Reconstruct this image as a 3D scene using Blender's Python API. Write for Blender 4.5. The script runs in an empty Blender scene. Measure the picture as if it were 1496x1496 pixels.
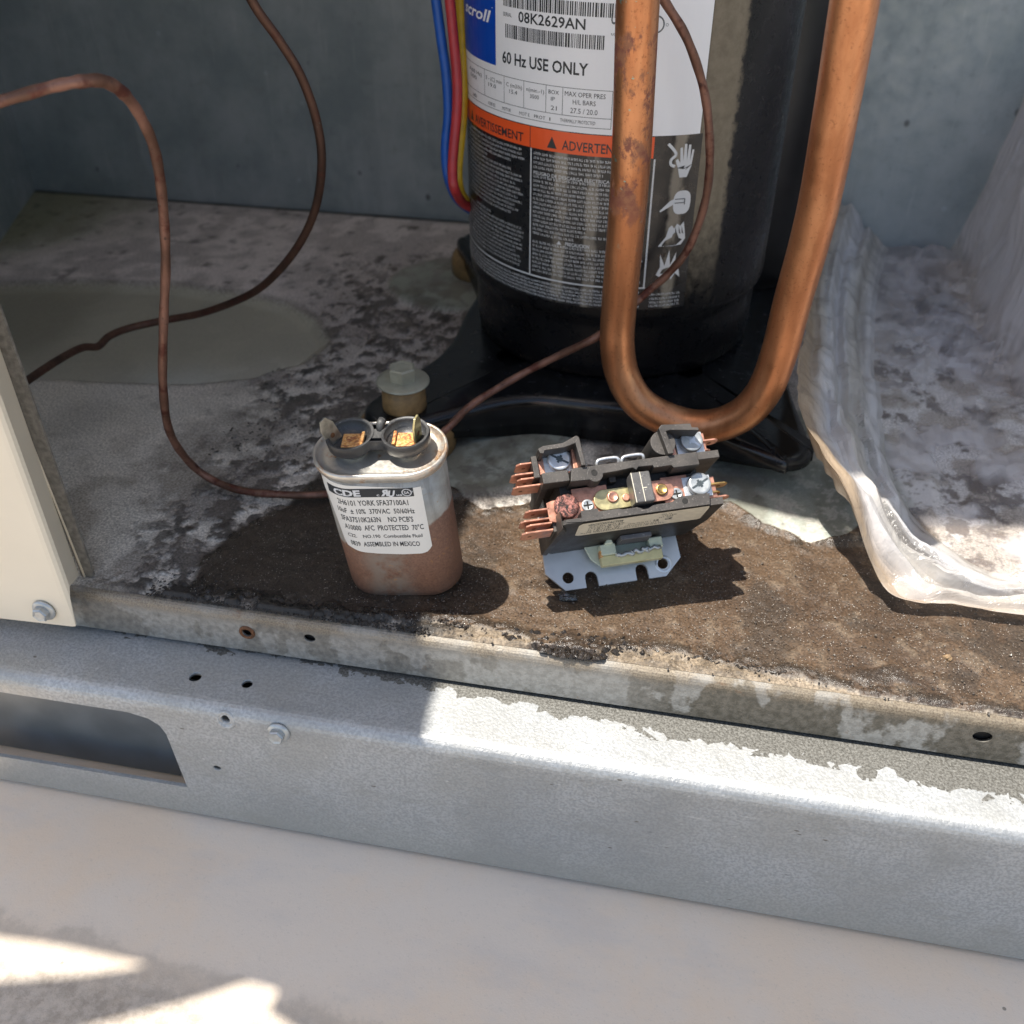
import bpy, bmesh, math, random
import numpy as np
from mathutils import Vector, Matrix, geometry
S = 0.001                      # everything below is written in millimetres
sc = bpy.context.scene
COL = sc.collection
# ------------------------------------------------------------------ camera
cd = bpy.data.cameras.new('camera'); cam = bpy.data.objects.new('camera', cd); COL.objects.link(cam)
TH, YAW = math.radians(37.0), math.radians(-11.2)
cam.location = (0, 0, 283*S)
cam.rotation_euler = (math.radians(90)-TH, 0, -YAW)
cd.sensor_width = 36; cd.lens = 1437/1496*36
cd.clip_start = 0.01; cd.clip_end = 500
cd.dof.use_dof = True; cd.dof.focus_distance = 0.385; cd.dof.aperture_fstop = 13
sc.camera = cam
# ------------------------------------------------------------------ light
SX, SY = .30, .085                                   # shift of a shadow per unit of height
sunv = Vector((-SX, -SY, 1)).normalized()
w = bpy.data.worlds.new('World'); sc.world = w; w.use_nodes = True
nt = w.node_tree; bg = nt.nodes['Background']
sky = nt.nodes.new('ShaderNodeTexSky'); sky.sky_type = 'NISHITA'; sky.sun_disc = False
sky.sun_elevation = math.asin(sunv.z); sky.sun_rotation = math.atan2(sunv.x, sunv.y)
sky.altitude = 200; sky.dust_density = 1.2; sky.ozone_density = 1.0
tn = nt.nodes.new('ShaderNodeMix'); tn.data_type = 'RGBA'; tn.blend_type = 'MULTIPLY'; tn.inputs[0].default_value = 1
tn.inputs[7].default_value = (1.09, 1.0, .90, 1); nt.links.new(sky.outputs[0], tn.inputs[6]); nt.links.new(tn.outputs[2], bg.inputs[0]); bg.inputs[1].default_value = 0.145
sl = bpy.data.lights.new('sun', 'SUN'); sun = bpy.data.objects.new('sun', sl); COL.objects.link(sun)
sl.energy = 4.9; sl.angle = math.radians(0.53); sl.color = (1, .95, .87)
sun.rotation_euler = sunv.to_track_quat('Z', 'Y').to_euler()
vs = sc.view_settings; vs.view_transform = 'Standard'; vs.look = 'None'; vs.gamma = 1; vs.use_curve_mapping = False
vs.exposure = 0.75
sc.cycles.max_bounces = 10; sc.cycles.transparent_max_bounces = 16
rng = np.random.RandomState(7); random.seed(7)

# ------------------------------------------------------------------ helpers
def link(o, parent=None, name=None):
    COL.objects.link(o)
    if parent: o.parent = parent
    return o
def empty(name, loc, label, cat, rot=None, group=None):
    o = bpy.data.objects.new(name, None); COL.objects.link(o); o.empty_display_size = .01
    o.location = [c*S for c in loc]
    if rot is not None: o.rotation_euler = rot
    o['label'] = label; o['category'] = cat
    if group: o['group'] = group
    return o
def tag(o, label, cat, group=None):
    o['label'] = label; o['category'] = cat
    if group: o['group'] = group
    return o
def mobj(name, V, F, mat, parent=None, smooth=False, off=(0, 0, 0)):
    me = bpy.data.meshes.new(name)
    V = (np.asarray(V, float).reshape(-1, 3) - np.array(off))*S
    me.from_pydata(V.tolist(), [], [tuple(int(i) for i in f) for f in F]); me.update()
    if mat: me.materials.append(mat)
    if smooth: me.polygons.foreach_set('use_smooth', [True]*len(me.polygons))
    o = bpy.data.objects.new(name, me); link(o, parent)
    return o
class MB:
    """collects primitives (millimetres) and links them as one object"""
    def __init__(s): s.V = []; s.F = []; s.sm = []
    def add(s, V, F, sm=False):
        n = len(s.V); s.V += [tuple(v) for v in V]; s.F += [tuple(i+n for i in f) for f in F]; s.sm += [sm]*len(F)
    def box(s, x0, x1, y0, y1, z0, z1, M=None):
        V = [Vector((x, y, z)) for z in (z0, z1) for y in (y0, y1) for x in (x0, x1)]
        if M is not None: V = [M @ v for v in V]
        s.add(V, [(0, 2, 3, 1), (4, 5, 7, 6), (0, 1, 5, 4), (2, 6, 7, 3), (0, 4, 6, 2), (1, 3, 7, 5)])
    def prism(s, poly, z0, z1, M=None):
        n = len(poly); V = [Vector((x, y, z0)) for x, y in poly]+[Vector((x, y, z1)) for x, y in poly]
        if M is not None: V = [M @ v for v in V]
        a = sum(poly[i][0]*poly[(i+1) % n][1]-poly[(i+1) % n][0]*poly[i][1] for i in range(n))
        F = [tuple(range(n-1, -1, -1)), tuple(range(n, 2*n))]+[(i, (i+1) % n, (i+1) % n+n, i+n) for i in range(n)]
        if a < 0: F = [tuple(reversed(f)) for f in F]
        s.add(V, F)
    def lathe(s, prof, c=(0, 0, 0), n=48, M=None, a0=0, a1=2*math.pi, sm=True, capb=True, capt=True):
        full = abs(a1-a0-2*math.pi) < 1e-6; m = n if full else n+1
        V = [];
        for r, z in prof:
            for k in range(m):
                a = a0+(a1-a0)*k/n; V.append(Vector((c[0]+r*math.cos(a), c[1]+r*math.sin(a), c[2]+z)))
        if M is not None: V = [M @ v for v in V]
        F = []
        for i in range(len(prof)-1):
            for k in range(n if full else n):
                k2 = (k+1) % m
                F.append((i*m+k, i*m+k2, (i+1)*m+k2, (i+1)*m+k))
        s.add(V, F, sm)
        if full and capb: s.F.append(tuple(len(s.V)-len(V)+k for k in range(n-1, -1, -1))); s.sm.append(False)
        if full and capt: s.F.append(tuple(len(s.V)-n+k for k in range(n))); s.sm.append(False)
    def tube(s, P, r, n=12, cap=True, rf=None):
        P = [Vector(p) for p in P]; V = []; F = []
        up = None
        for i, p in enumerate(P):
            t = (P[min(i+1, len(P)-1)]-P[max(i-1, 0)]).normalized()
            if up is None:
                up = t.orthogonal().normalized()
            up = (up-t*up.dot(t)).normalized(); b = t.cross(up)
            rr = r if rf is None else r*rf(i)
            for k in range(n):
                a = 2*math.pi*k/n; V.append(p+up*(math.cos(a)*rr)+b*(math.sin(a)*rr))
        for i in range(len(P)-1):
            for k in range(n):
                F.append((i*n+k, i*n+(k+1) % n, (i+1)*n+(k+1) % n, (i+1)*n+k))
        s.add(V, F, True)
        if cap:
            o = len(s.V)-len(V)
            s.F.append(tuple(o+k for k in range(n-1, -1, -1))); s.F.append(tuple(len(s.V)-n+k for k in range(n))); s.sm += [False]*2
    def build(s, name, mat, parent=None, bevel=0, off=(0, 0, 0), seg=2):
        o = mobj(name, s.V, s.F, mat, parent, off=off)
        o.data.polygons.foreach_set('use_smooth', [bool(x) for x in s.sm] if not bevel else [True]*len(s.F))
        if bevel:
            md = o.modifiers.new('bevel', 'BEVEL'); md.width = bevel*S; md.segments = seg; md.limit_method = 'ANGLE'; md.angle_limit = math.radians(35)
            md.harden_normals = True
        return o
def catmull(P, n=8):
    P = [np.array(p, float) for p in P]; Q = [2*P[0]-P[1]]+P+[2*P[-1]-P[-2]]; out = []
    for i in range(1, len(Q)-2):
        for k in range(n):
            t = k/n; a, b, c, d = Q[i-1:i+3]
            out.append(.5*((2*b)+(c-a)*t+(2*a-5*b+4*c-d)*t*t+(-a+3*b-3*c+d)*t**3))
    out.append(Q[-2]); return out
# camera rays: only used to turn the measured outline of bent tubes into world points
_fw = np.array([math.sin(YAW)*math.cos(TH), math.cos(YAW)*math.cos(TH), -math.sin(TH)])
_rt = np.array([math.cos(YAW), -math.sin(YAW), 0]); _up = np.cross(_rt, _fw)
def ray(x, y): return _fw+_rt*(x-748)/1437+_up*(748-y)/1437
def at(x, y, d):
    r = ray(x, y); return np.array([0, 0, 283.])+r/np.linalg.norm(r)*d
def onz(x, y, z=0):
    r = ray(x, y); return np.array([0, 0, 283.])+r*((z-283)/r[2])
def boolcut(o, cutters):
    """cut holes: cutters is a list of (centre, axis, radius x, radius y, length) in mm, local space"""
    mb = MB()
    for c, ax, rx, ry, L in cutters:
        M = Matrix.Translation(Vector(c)) @ Vector(ax).to_track_quat('Z', 'Y').to_matrix().to_4x4() @ Matrix.Diagonal((rx, ry, 1, 1))
        mb.lathe([(1, -L/2), (1, L/2)], n=28, M=M)
    c = mb.build('cutter', None)
    c.parent = o.parent
    md = o.modifiers.new('cut', 'BOOLEAN'); md.operation = 'DIFFERENCE'; md.object = c; md.solver = 'EXACT'; md.use_self = False
    dg = bpy.context.evaluated_depsgraph_get(); dg.update()
    me = bpy.data.meshes.new_from_object(o.evaluated_get(dg)); o.modifiers.clear(); o.data = me
    bpy.data.objects.remove(c)
    return o
# numpy noise
def vnoise(x, y, scale, seed):
    r = np.random.RandomState(seed); G = r.rand(256, 256)
    u = x/scale+1000.3; v = y/scale+1000.7; i = np.floor(u).astype(int); j = np.floor(v).astype(int)
    fu = u-i; fv = v-j; fu = fu*fu*(3-2*fu); fv = fv*fv*(3-2*fv)
    g = lambda a, b: G[a % 256, b % 256]
    return (g(i, j)*(1-fu)+g(i+1, j)*fu)*(1-fv)+(g(i, j+1)*(1-fu)+g(i+1, j+1)*fu)*fv
def fbm(x, y, scale, seed, o=4, p=.5):
    s = 0; a = 1; t = 0
    for k in range(o):
        s = s+a*vnoise(x+k*17, y-k*31, scale/2**k, seed+k); t += a; a *= p
    return s/t
def sstep(a, b, x):
    t = np.clip((x-a)/(b-a), 0, 1); return t*t*(3-2*t)
def sdf(px, py, poly):
    """signed distance, negative inside"""
    P = np.array(poly, float); d = np.full(px.shape, 1e9); ins = np.zeros(px.shape, bool)
    for i in range(len(P)):
        a = P[i]; b = P[(i+1) % len(P)]; e = b-a; L = e@e+1e-9
        t = np.clip(((px-a[0])*e[0]+(py-a[1])*e[1])/L, 0, 1)
        d = np.minimum(d, np.hypot(px-a[0]-t*e[0], py-a[1]-t*e[1]))
        c = ((a[1] > py) != (b[1] > py)) & (px < (b[0]-a[0])*(py-a[1])/((b[1]-a[1])+1e-12)+a[0])
        ins ^= c
    return np.where(ins, -d, d)

# ------------------------------------------------------------------ materials
class NB:
    def __init__(s, name):
        s.m = bpy.data.materials.new(name); s.m.use_nodes = True; s.t = s.m.node_tree; s.p = s.t.nodes['Principled BSDF']
        s.tc = s.t.nodes.new('ShaderNodeTexCoord'); s.out = s.t.nodes['Material Output']
    def n(s, ty, **kw):
        x = s.t.nodes.new(ty)
        for k, v in kw.items(): setattr(x, k, v)
        return x
    def set(s, sock, v):
        if hasattr(v, 'outputs'): v = v.outputs[0]
        if isinstance(v, bpy.types.NodeSocket): s.t.links.new(v, sock)
        else: sock.default_value = v 
    def coord(s, sx=1, sy=1, sz=1, kind='Object'):
        mp = s.n('ShaderNodeMapping'); s.set(mp.inputs[0], s.tc.outputs[kind]); mp.inputs[3].default_value = (sx, sy, sz); return mp.outputs[0]
    def noise(s, size_mm, detail=4, rough=.55, co=None, dist=0, out=0):
        x = s.n('ShaderNodeTexNoise'); s.set(x.inputs['Vector'], co or s.tc.outputs['Object']); x.inputs['Scale'].default_value = 1000/size_mm
        x.inputs['Detail'].default_value = detail; x.inputs['Roughness'].default_value = rough; x.inputs['Distortion'].default_value = dist
        return x.outputs[out]
    def vor(s, size_mm, co=None, feat='F1', out=0):
        x = s.n('ShaderNodeTexVoronoi'); x.feature = feat; s.set(x.inputs['Vector'], co or s.tc.outputs['Object']); x.inputs['Scale'].default_value = 1000/size_mm
        return x.outputs[out]
    def ramp(s, f, a, b, c0=0., c1=1.):
        x = s.n('ShaderNodeMapRange'); x.interpolation_type = 'SMOOTHSTEP'; s.set(x.inputs[0], f)
        for i, v in zip((1, 2, 3, 4), (a, b, c0, c1)): s.set(x.inputs[i], v)
        return x.outputs[0]
    def mix(s, f, a, b, mode='MIX'):
        x = s.n('ShaderNodeMix', data_type='RGBA', blend_type=mode); s.set(x.inputs[0], f)
        for i, v in ((6, a), (7, b)):
            if isinstance(v, tuple): x.inputs[i].default_value = (*v, 1) if len(v) == 3 else v
            else: s.set(x.inputs[i], v)
        return x.outputs[2]
    def math(s, op, a, b=0., c=0.):
        x = s.n('ShaderNodeMath', operation=op)
        for i, v in enumerate((a, b, c)): s.set(x.inputs[i], v)
        return x.outputs[0]
    def sep(s, v=None):
        x = s.n('ShaderNodeSeparateXYZ'); s.set(x.inputs[0], v or s.tc.outputs['Object']); return x.outputs
    def attr(s, name, out='Color'):
        x = s.n('ShaderNodeAttribute', attribute_name=name); return x.outputs[out]
    def bump(s, h, dist_mm, strength=1., normal=None):
        x = s.n('ShaderNodeBump'); x.inputs['Distance'].default_value = dist_mm*S; s.set(x.inputs['Strength'], strength)
        s.set(x.inputs['Height'], h)
        if normal is not None: s.set(x.inputs['Normal'], normal)
        return x.outputs[0]
    def fin(s, col=None, rough=None, metal=None, normal=None, spec=None, **kw):
        for k, v in (('Base Color', col), ('Roughness', rough), ('Metallic', metal), ('Normal', normal), ('Specular IOR Level', spec)):
            if v is None: continue
            if isinstance(v, tuple): v = (*v, 1) if len(v) == 3 else v
            s.set(s.p.inputs[k], v)
        for k, v in kw.items(): s.set(s.p.inputs[k.replace('_', ' ')], v)
        return s.m
def simple(name, col, rough=.5, metal=0., var=.15, size=3, bump=.0, spec=.5):
    b = NB(name); n = b.noise(size, 5)
    c2 = tuple(x*(1-var*2) for x in col)
    f = b.ramp(n, .3, .7)
    nr = b.bump(n, bump) if bump else None
    return b.fin(b.mix(f, c2, col), b.ramp(n, .2, .8, max(0, rough-.08), rough+.08), metal, nr, spec)

def m_pan():
    b = NB('galvanised_pan_with_dirt'); c = b.attr('Col'); rg = b.attr('rgh', 'Fac'); mud = b.attr('mud', 'Fac')
    n1 = b.noise(1.1, 5, .65); n2 = b.noise(.45, 3); n3 = b.noise(7, 4)
    smo = b.attr('smo', 'Fac'); v = b.ramp(n1, .3, .72, b.ramp(smo, 0, 1, .5, .9), b.ramp(smo, 0, 1, 1.5, 1.1))
    col = b.mix(1., c, b.mix(1., (1, 1, 1), (1, 1, 1)), 'MULTIPLY')
    x = b.n('ShaderNodeVectorMath', operation='SCALE'); b.set(x.inputs[0], col); b.set(x.inputs[3], v)
    col = x.outputs[0]
    # pale mineral grains, with glints painted into their colour
    vo = b.vor(1.25); sep = b.noise(6, 3)
    g = b.math('MULTIPLY', b.ramp(vo, .21, .13), b.ramp(sep, .44, .54))
    g = b.math('MULTIPLY', g, mud)
    col = b.mix(b.math('MULTIPLY', g, .8), col, (.62, .57, .5))
    h = b.math('ADD', b.math('MULTIPLY', n1, .6), b.math('MULTIPLY', n2, .35)); h = b.math('ADD', h, b.math('MULTIPLY', g, .6))
    nr = b.bump(h, .55, b.math('MULTIPLY', b.ramp(mud, 0, 1, .35, .9), b.ramp(smo, 0, 1, 1, .2)))
    r = b.math('MULTIPLY', rg, b.ramp(n2, .3, .7, .8, 1.15)); r = b.math('SUBTRACT', r, b.math('MULTIPLY', g, .3))
    return b.fin(col, r, 0., nr, .5)
def m_lip():
    b = NB('galvanised_lip'); X = b.sep()
    n1 = b.noise(3, 6, .65); n2 = b.noise(26, 5, .6); n3 = b.noise(.7, 3)
    st = b.noise(16, 4, .5, b.coord(1, 1, .35), .4); side = b.ramp(X[0], -.02, .03)
    c = b.mix(b.ramp(n1, .35, .65), (.23, .225, .21), (.34, .335, .315))
    dark = b.math('MULTIPLY', b.ramp(b.math('ADD', b.math('MULTIPLY', n2, .6), b.math('MULTIPLY', st, .4)), b.ramp(side, 0, 1, .53, .44), b.ramp(side, 0, 1, .56, .48)), b.ramp(side, 0, 1, .5, 1))
    c = b.mix(dark, c, b.mix(b.ramp(n1, .35, .65), (.085, .078, .062), (.16, .145, .12)))
    topf = b.math('MULTIPLY', b.ramp(b.math('ADD', X[2], b.math('MULTIPLY', b.math('SUBTRACT', n1, .5), .008)), -.0075, -.0015), b.ramp(n2, .35, .55, .4, 1))
    c = b.mix(b.math('MULTIPLY', topf, .75), c, b.mix(b.ramp(n3, .35, .6), (.14, .105, .07), (.27, .22, .155)))
    rust = b.ramp(b.noise(14, 6, .7), .62, .7)
    c = b.mix(b.math('MULTIPLY', rust, .6), c, (.2, .12, .07))
    nr = b.bump(b.math('ADD', n3, b.math('MULTIPLY', n1, .8)), .25, .6)
    return b.fin(c, b.ramp(n1, .3, .7, .42, .7), .25, nr)
def m_rail():
    b = NB('galvanised_rail'); X = b.sep()
    n1 = b.noise(4, 6, .6); sp = b.noise(1.25, 3, .6); sp2 = b.vor(1.6, out=0); big = b.noise(40, 4)
    c = b.mix(b.ramp(sp, .38, .62), (.365, .375, .378), (.495, .505, .505))
    c = b.mix(b.ramp(big, .4, .65, 0, .45), c, (.36, .355, .33))
    c = b.mix(b.ramp(b.noise(18, 6, .7, b.coord(.5, 1, 1.3), .6), .54, .66, 0, .4), c, (.33, .33, .31))
    c = b.mix(b.ramp(b.noise(3, 5, .75, b.coord(.08, 1, 1)), .64, .70, 0, .35), c, (.70, .70, .68))
    spots = b.ramp(b.vor(7, b.coord(1, 1, 1.6)), .12, .08)
    spots = b.math('MULTIPLY', spots, b.ramp(b.noise(20, 2), .5, .6))
    c = b.mix(b.math('MULTIPLY', spots, .6), c, (.66, .66, .64)); c = b.mix(b.ramp(b.noise(70, 5, .6), .5, .62, 0, .35), c, (.30, .31, .31))
    dk = b.math('MULTIPLY', b.ramp(b.vor(11, b.coord(.6, 1, 1.8)), .075, .045), b.ramp(b.noise(30, 2), .5, .58))
    c = b.mix(b.math('MULTIPLY', dk, .8), c, (.10, .085, .06))
    # warmer tone towards the bottom of the face
    low = b.ramp(b.math('ADD', X[2], b.math('MULTIPLY', big, .03)), -.055, -.088)
    c = b.mix(b.math('MULTIPLY', low, .45), c, (.40, .385, .33))
    # strip along the pan where the zinc bloom has washed off
    blk = b.vor(5.5, b.coord(1, .7, 1), out=1); bs = b.n('ShaderNodeSeparateColor'); b.set(bs.inputs[0], blk)
    blk2 = b.vor(2.2, None, out=1); bs2 = b.n('ShaderNodeSeparateColor'); b.set(bs2.inputs[0], blk2)
    thr = b.math('ADD', b.math('MULTIPLY', b.math('ADD', X[0], .06), -.055), .2705)
    thr = b.math('MAXIMUM', thr, .2575)
    jag = b.math('ADD', b.math('MULTIPLY', b.math('SUBTRACT', bs.outputs[0], .5), .0055), b.math('MULTIPLY', b.math('SUBTRACT', bs2.outputs[0], .5), .0022))
    jag = b.math('ADD', jag, b.math('MULTIPLY', b.math('SUBTRACT', b.noise(28, 2), .5), .016))
    w_ = b.ramp(b.math('SUBTRACT', b.math('ADD', X[1], jag), thr), -.00015, .00025)
    wc = b.mix(b.ramp(b.noise(1.0, 4, .7), .4, .6), (.11, .105, .092), (.22, .215, .195))
    c = b.mix(w_, c, wc)
    h = b.math('ADD', b.math('MULTIPLY', sp, .8), b.math('MULTIPLY', n1, .4))
    nr = b.bump(h, .5, .75)
    return b.fin(c, b.ramp(n1, .3, .7, .42, .6), .35, nr)
def m_wall():
    b = NB('dull_galvanised_wall'); n1 = b.noise(60, 6, .6); n2 = b.noise(8, 6, .65)
    c = b.mix(b.ramp(n1, .35, .65), (.29, .335, .35), (.42, .455, .47))
    c = b.mix(b.ramp(n2, .55, .75, 0, .4), c, (.26, .28, .27))
    sp = b.ramp(b.vor(26), .10, .05); c = b.mix(b.math('MULTIPLY', sp, .5), c, (.5, .56, .6))
    dk = b.ramp(b.vor(33, b.coord(1, 1, .8)), .09, .04); c = b.mix(b.math('MULTIPLY', dk, .7), c, (.05, .05, .045))
    st = b.ramp(b.noise(30, 5, .6, b.coord(1, 1, .15)), .5, .7, 0, .35); c = b.mix(st, c, (.22, .25, .26)); c = b.mix(b.ramp(b.noise(5, 5, .7, b.coord(1, 1, .06)), .6, .7, 0, .35), c, (.56, .58, .58))
    return b.fin(c, b.ramp(n2, .3, .7, .4, .6), .35, b.bump(n2, .3, .4))
def m_concrete():
    b = NB('painted_concrete'); X = b.sep(); n1 = b.noise(60, 6, .6); n2 = b.noise(5, 6, .7); n3 = b.noise(.8, 3)
    c = b.mix(b.ramp(n1, .35, .65), (.82, .655, .49), (.78, .67, .55))
    # dirty apron: runs from the left towards the front
    t = b.math('SUBTRACT', b.math('ADD', b.math('MULTIPLY', X[0], -.085), .158), X[1])
    t = b.math('ADD', t, b.math('MULTIPLY', b.math('SUBTRACT', b.noise(30, 5, .65), .5), .035))
    d = b.ramp(t, -.012, .02)
    dc = b.mix(b.ramp(n2, .35, .65), (.27, .225, .18), (.50, .43, .355))
    c = b.mix(b.math('MULTIPLY', d, .8), c, dc)
    sp = b.ramp(b.vor(30), .03, .02); c = b.mix(b.math('MULTIPLY', sp, .75), c, (.14, .12, .09))
    c = b.mix(b.ramp(b.noise(35, 7, .62, b.coord(.35, 1, 1)), .5, .66, 0, .35), c, (.60, .55, .50))
    c = b.mix(b.ramp(b.noise(1.3, 4, .7), .56, .72, 0, .22), c, (.4, .35, .28))
    ed = b.math('MULTIPLY', b.ramp(t, -.006, -.001), b.ramp(t, .007, .001)); c = b.mix(b.math('MULTIPLY', ed, .3), c, (.42, .34, .26))
    nr = b.bump(b.math('ADD', n2, b.math('MULTIPLY', n3, .5)), .5, b.ramp(d, 0, 1, .3, .9))
    return b.fin(c, .6, 0., nr)
def m_copper(name, c0, c1, dirt=.35, rough=.38, gsc=1.):
    b = NB(name); n1 = b.noise(14, 5, .6, b.coord(1, 1, .35)); n2 = b.noise(2.2, 5, .65); n3 = b.noise(9, 4, .6)
    c = b.mix(b.ramp(n1, .35, .65), c0, c1)
    c = b.mix(b.ramp(n3, .6-.12*dirt, .74-.1*dirt, 0, dirt*1.4), c, (.11, .04, .03))
    c = b.mix(b.ramp(n2, .60, .72, 0, dirt), c, (.05, .03, .025))
    c = b.mix(b.ramp(b.noise(5, 6, .7), .66, .72, 0, .55*gsc*dirt), c, (.25, .33, .28))
    return b.fin(c, b.ramp(n2, .3, .7, rough-.06, rough+.14), b.ramp(n2, .5, .7, .7, .45), b.bump(n2, .1, .5))
def m_can():
    b = NB('rusty_steel_can'); X = b.sep(); n1 = b.noise(1.0, 6, .65); n2 = b.noise(7, 5, .6); n3 = b.noise(12, 4)
    c = b.mix(b.ramp(n3, .35, .65), (.30, .28, .25), (.42, .40, .36))
    c = b.mix(b.ramp(b.noise(4, 5, .6, b.coord(1, 1, .12)), .45, .6, 0, .5), c, (.20, .18, .155))
    # rust from the bottom up to a line
    lvl = b.math('ADD', b.math('SUBTRACT', X[2], b.math('MULTIPLY', X[0], .33)), b.math('MULTIPLY', b.math('SUBTRACT', n2, .5), .005))
    r = b.ramp(lvl, .0405, .0385)
    rc = b.mix(b.ramp(n1, .3, .7), (.12, .056, .034), (.22, .108, .068))
    highlight = b.math('MULTIPLY', b.ramp(b.math('ABSOLUTE', b.math('ADD', X[0], .004)), .014, .002), b.ramp(n2, .3, .6))  # pale vertical highlight painted down the middle of the rust
    rc = b.mix(b.math('MULTIPLY', highlight, .8), rc, (.21, .18, .15))
    c = b.mix(b.math('MULTIPLY', r, .95), c, rc)
    sr = b.ramp(b.noise(3.5, 5, .7), .60, .70); c = b.mix(b.math('MULTIPLY', sr, .55), c, (.36, .17, .06))
    met = b.ramp(r, 0, 1, .45, .2)
    return b.fin(c, b.math('ADD', b.ramp(n1, .3, .7, .34, .5), b.math('MULTIPLY', r, .14)), met, b.bump(n1, .2, .5))
def m_lid():
    b = NB('oxidised_tin_lid'); n1 = b.noise(1.1, 5, .65); n3 = b.noise(8, 4); X = b.sep()
    c = b.mix(b.ramp(n3, .35, .65), (.52, .49, .44), (.62, .60, .55))
    rr = b.math('ADD', b.ramp(b.noise(6, 6, .75), .56, .66, 0, .75), b.ramp(X[0], .012, .027, 0, .0))
    rr = b.math('ADD', rr, b.math('MULTIPLY', b.ramp(X[0], .010, .026, 0, .7), b.ramp(b.noise(4, 5, .7), .4, .6))); c = b.mix(b.math('MINIMUM', rr, 1.), c, b.mix(b.ramp(n1, .4, .6), (.40, .17, .05), (.62, .42, .25)))
    return b.fin(c, b.ramp(n1, .3, .7, .3, .48), .7, b.bump(n1, .12, .5))
def m_dusty(name, col, dust, rough=.5, amt=.35, grain=.9, spec=.5):
    b = NB(name); n1 = b.noise(grain, 4, .7); n2 = b.noise(12, 5, .6)
    g = b.n('ShaderNodeNewGeometry'); N = b.sep(g.outputs['Normal']); up_ = b.ramp(N[2], .05, .65, .18, 1.)
    c = b.mix(b.math('MULTIPLY', b.ramp(n2, .3, .7, amt*.4, amt), up_), col, dust)
    sp = b.ramp(n1, .60, .68); c = b.mix(b.math('MULTIPLY', b.math('MULTIPLY', sp, .75), up_), c, tuple(min(1, q*2.1) for q in dust))
    dk_ = b.ramp(b.noise(grain*1.7, 3), .58, .68); c = b.mix(b.math('MULTIPLY', dk_, .5), c, col)
    return b.fin(c, b.ramp(n2, .3, .7, rough-.08, rough+.12), 0., b.bump(n1, .12, .6), spec)
def m_shell():
    b = NB('black_enamel_shell'); n1 = b.noise(5, 6, .7); n2 = b.noise(25, 5, .6); X = b.sep()
    # a tan, rougher vertical streak right of the label
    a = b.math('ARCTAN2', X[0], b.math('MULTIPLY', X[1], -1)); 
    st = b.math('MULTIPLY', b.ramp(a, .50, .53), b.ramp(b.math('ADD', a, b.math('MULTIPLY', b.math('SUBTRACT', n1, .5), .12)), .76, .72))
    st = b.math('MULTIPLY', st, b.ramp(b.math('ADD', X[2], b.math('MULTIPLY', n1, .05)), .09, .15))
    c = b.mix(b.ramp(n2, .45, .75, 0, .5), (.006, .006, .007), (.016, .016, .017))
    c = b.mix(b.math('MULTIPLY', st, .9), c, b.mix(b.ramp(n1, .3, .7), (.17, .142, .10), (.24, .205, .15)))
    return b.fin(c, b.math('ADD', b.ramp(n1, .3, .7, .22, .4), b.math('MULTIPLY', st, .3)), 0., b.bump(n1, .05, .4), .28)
def m_plastic():
    b = NB('cloudy_plastic_film'); mk = b.attr('milk', 'Fac'); c = b.attr('Col'); n1 = b.noise(9, 5, .6, b.coord(1, 1, 1), 1.2); n2 = b.noise(2, 4, .7); n3 = b.noise(30, 4)
    cr = b.noise(16, 4, .55, b.coord(1.6, .35, 1), 2.)
    nr = b.bump(b.math('ADD', b.math('MULTIPLY', n1, .7), cr), 1.2, .6)
    b.fin(c, .16, 0., nr, .9)
    dk = b.ramp(n2, .62, .75, 0, .3)
    x = b.mix(dk, c, (.2, .15, .1)); b.set(b.p.inputs['Base Color'], x)
    tr = b.n('ShaderNodeBsdfTransparent'); tr.inputs[0].default_value = (.93, .93, .9, 1)
    tl = b.n('ShaderNodeBsdfTranslucent'); b.set(tl.inputs[0], x); b.set(tl.inputs[1], nr)
    m1 = b.n('ShaderNodeMixShader'); m1.inputs[0].default_value = .35; b.t.links.new(b.p.outputs[0], m1.inputs[1]); b.t.links.new(tl.outputs[0], m1.inputs[2])
    fr = b.n('ShaderNodeFresnel'); fr.inputs[0].default_value = 1.4; b.set(fr.inputs[1], nr)
    f = b.math('ADD', b.math('MULTIPLY', mk, b.ramp(n3, .3, .7, .75, 1.2)), b.math('MULTIPLY', fr.outputs[0], .5))
    f = b.math('MINIMUM', f, 1.)
    m2 = b.n('ShaderNodeMixShader'); b.set(m2.inputs[0], f); b.t.links.new(tr.outputs[0], m2.inputs[1]); b.t.links.new(m1.outputs[0], m2.inputs[2])
    b.t.links.new(m2.outputs[0], b.out.inputs[0])
    return b.m
def m_ink(name, col, wear=.25):
    b = NB(name); n = b.noise(1.6, 5, .75)
    return b.fin(b.mix(b.ramp(n, .62, .78, 0, wear), col, (.55, .56, .57) if sum(col) < 1 else (.3, .3, .28)), .42, 0.)
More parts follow.
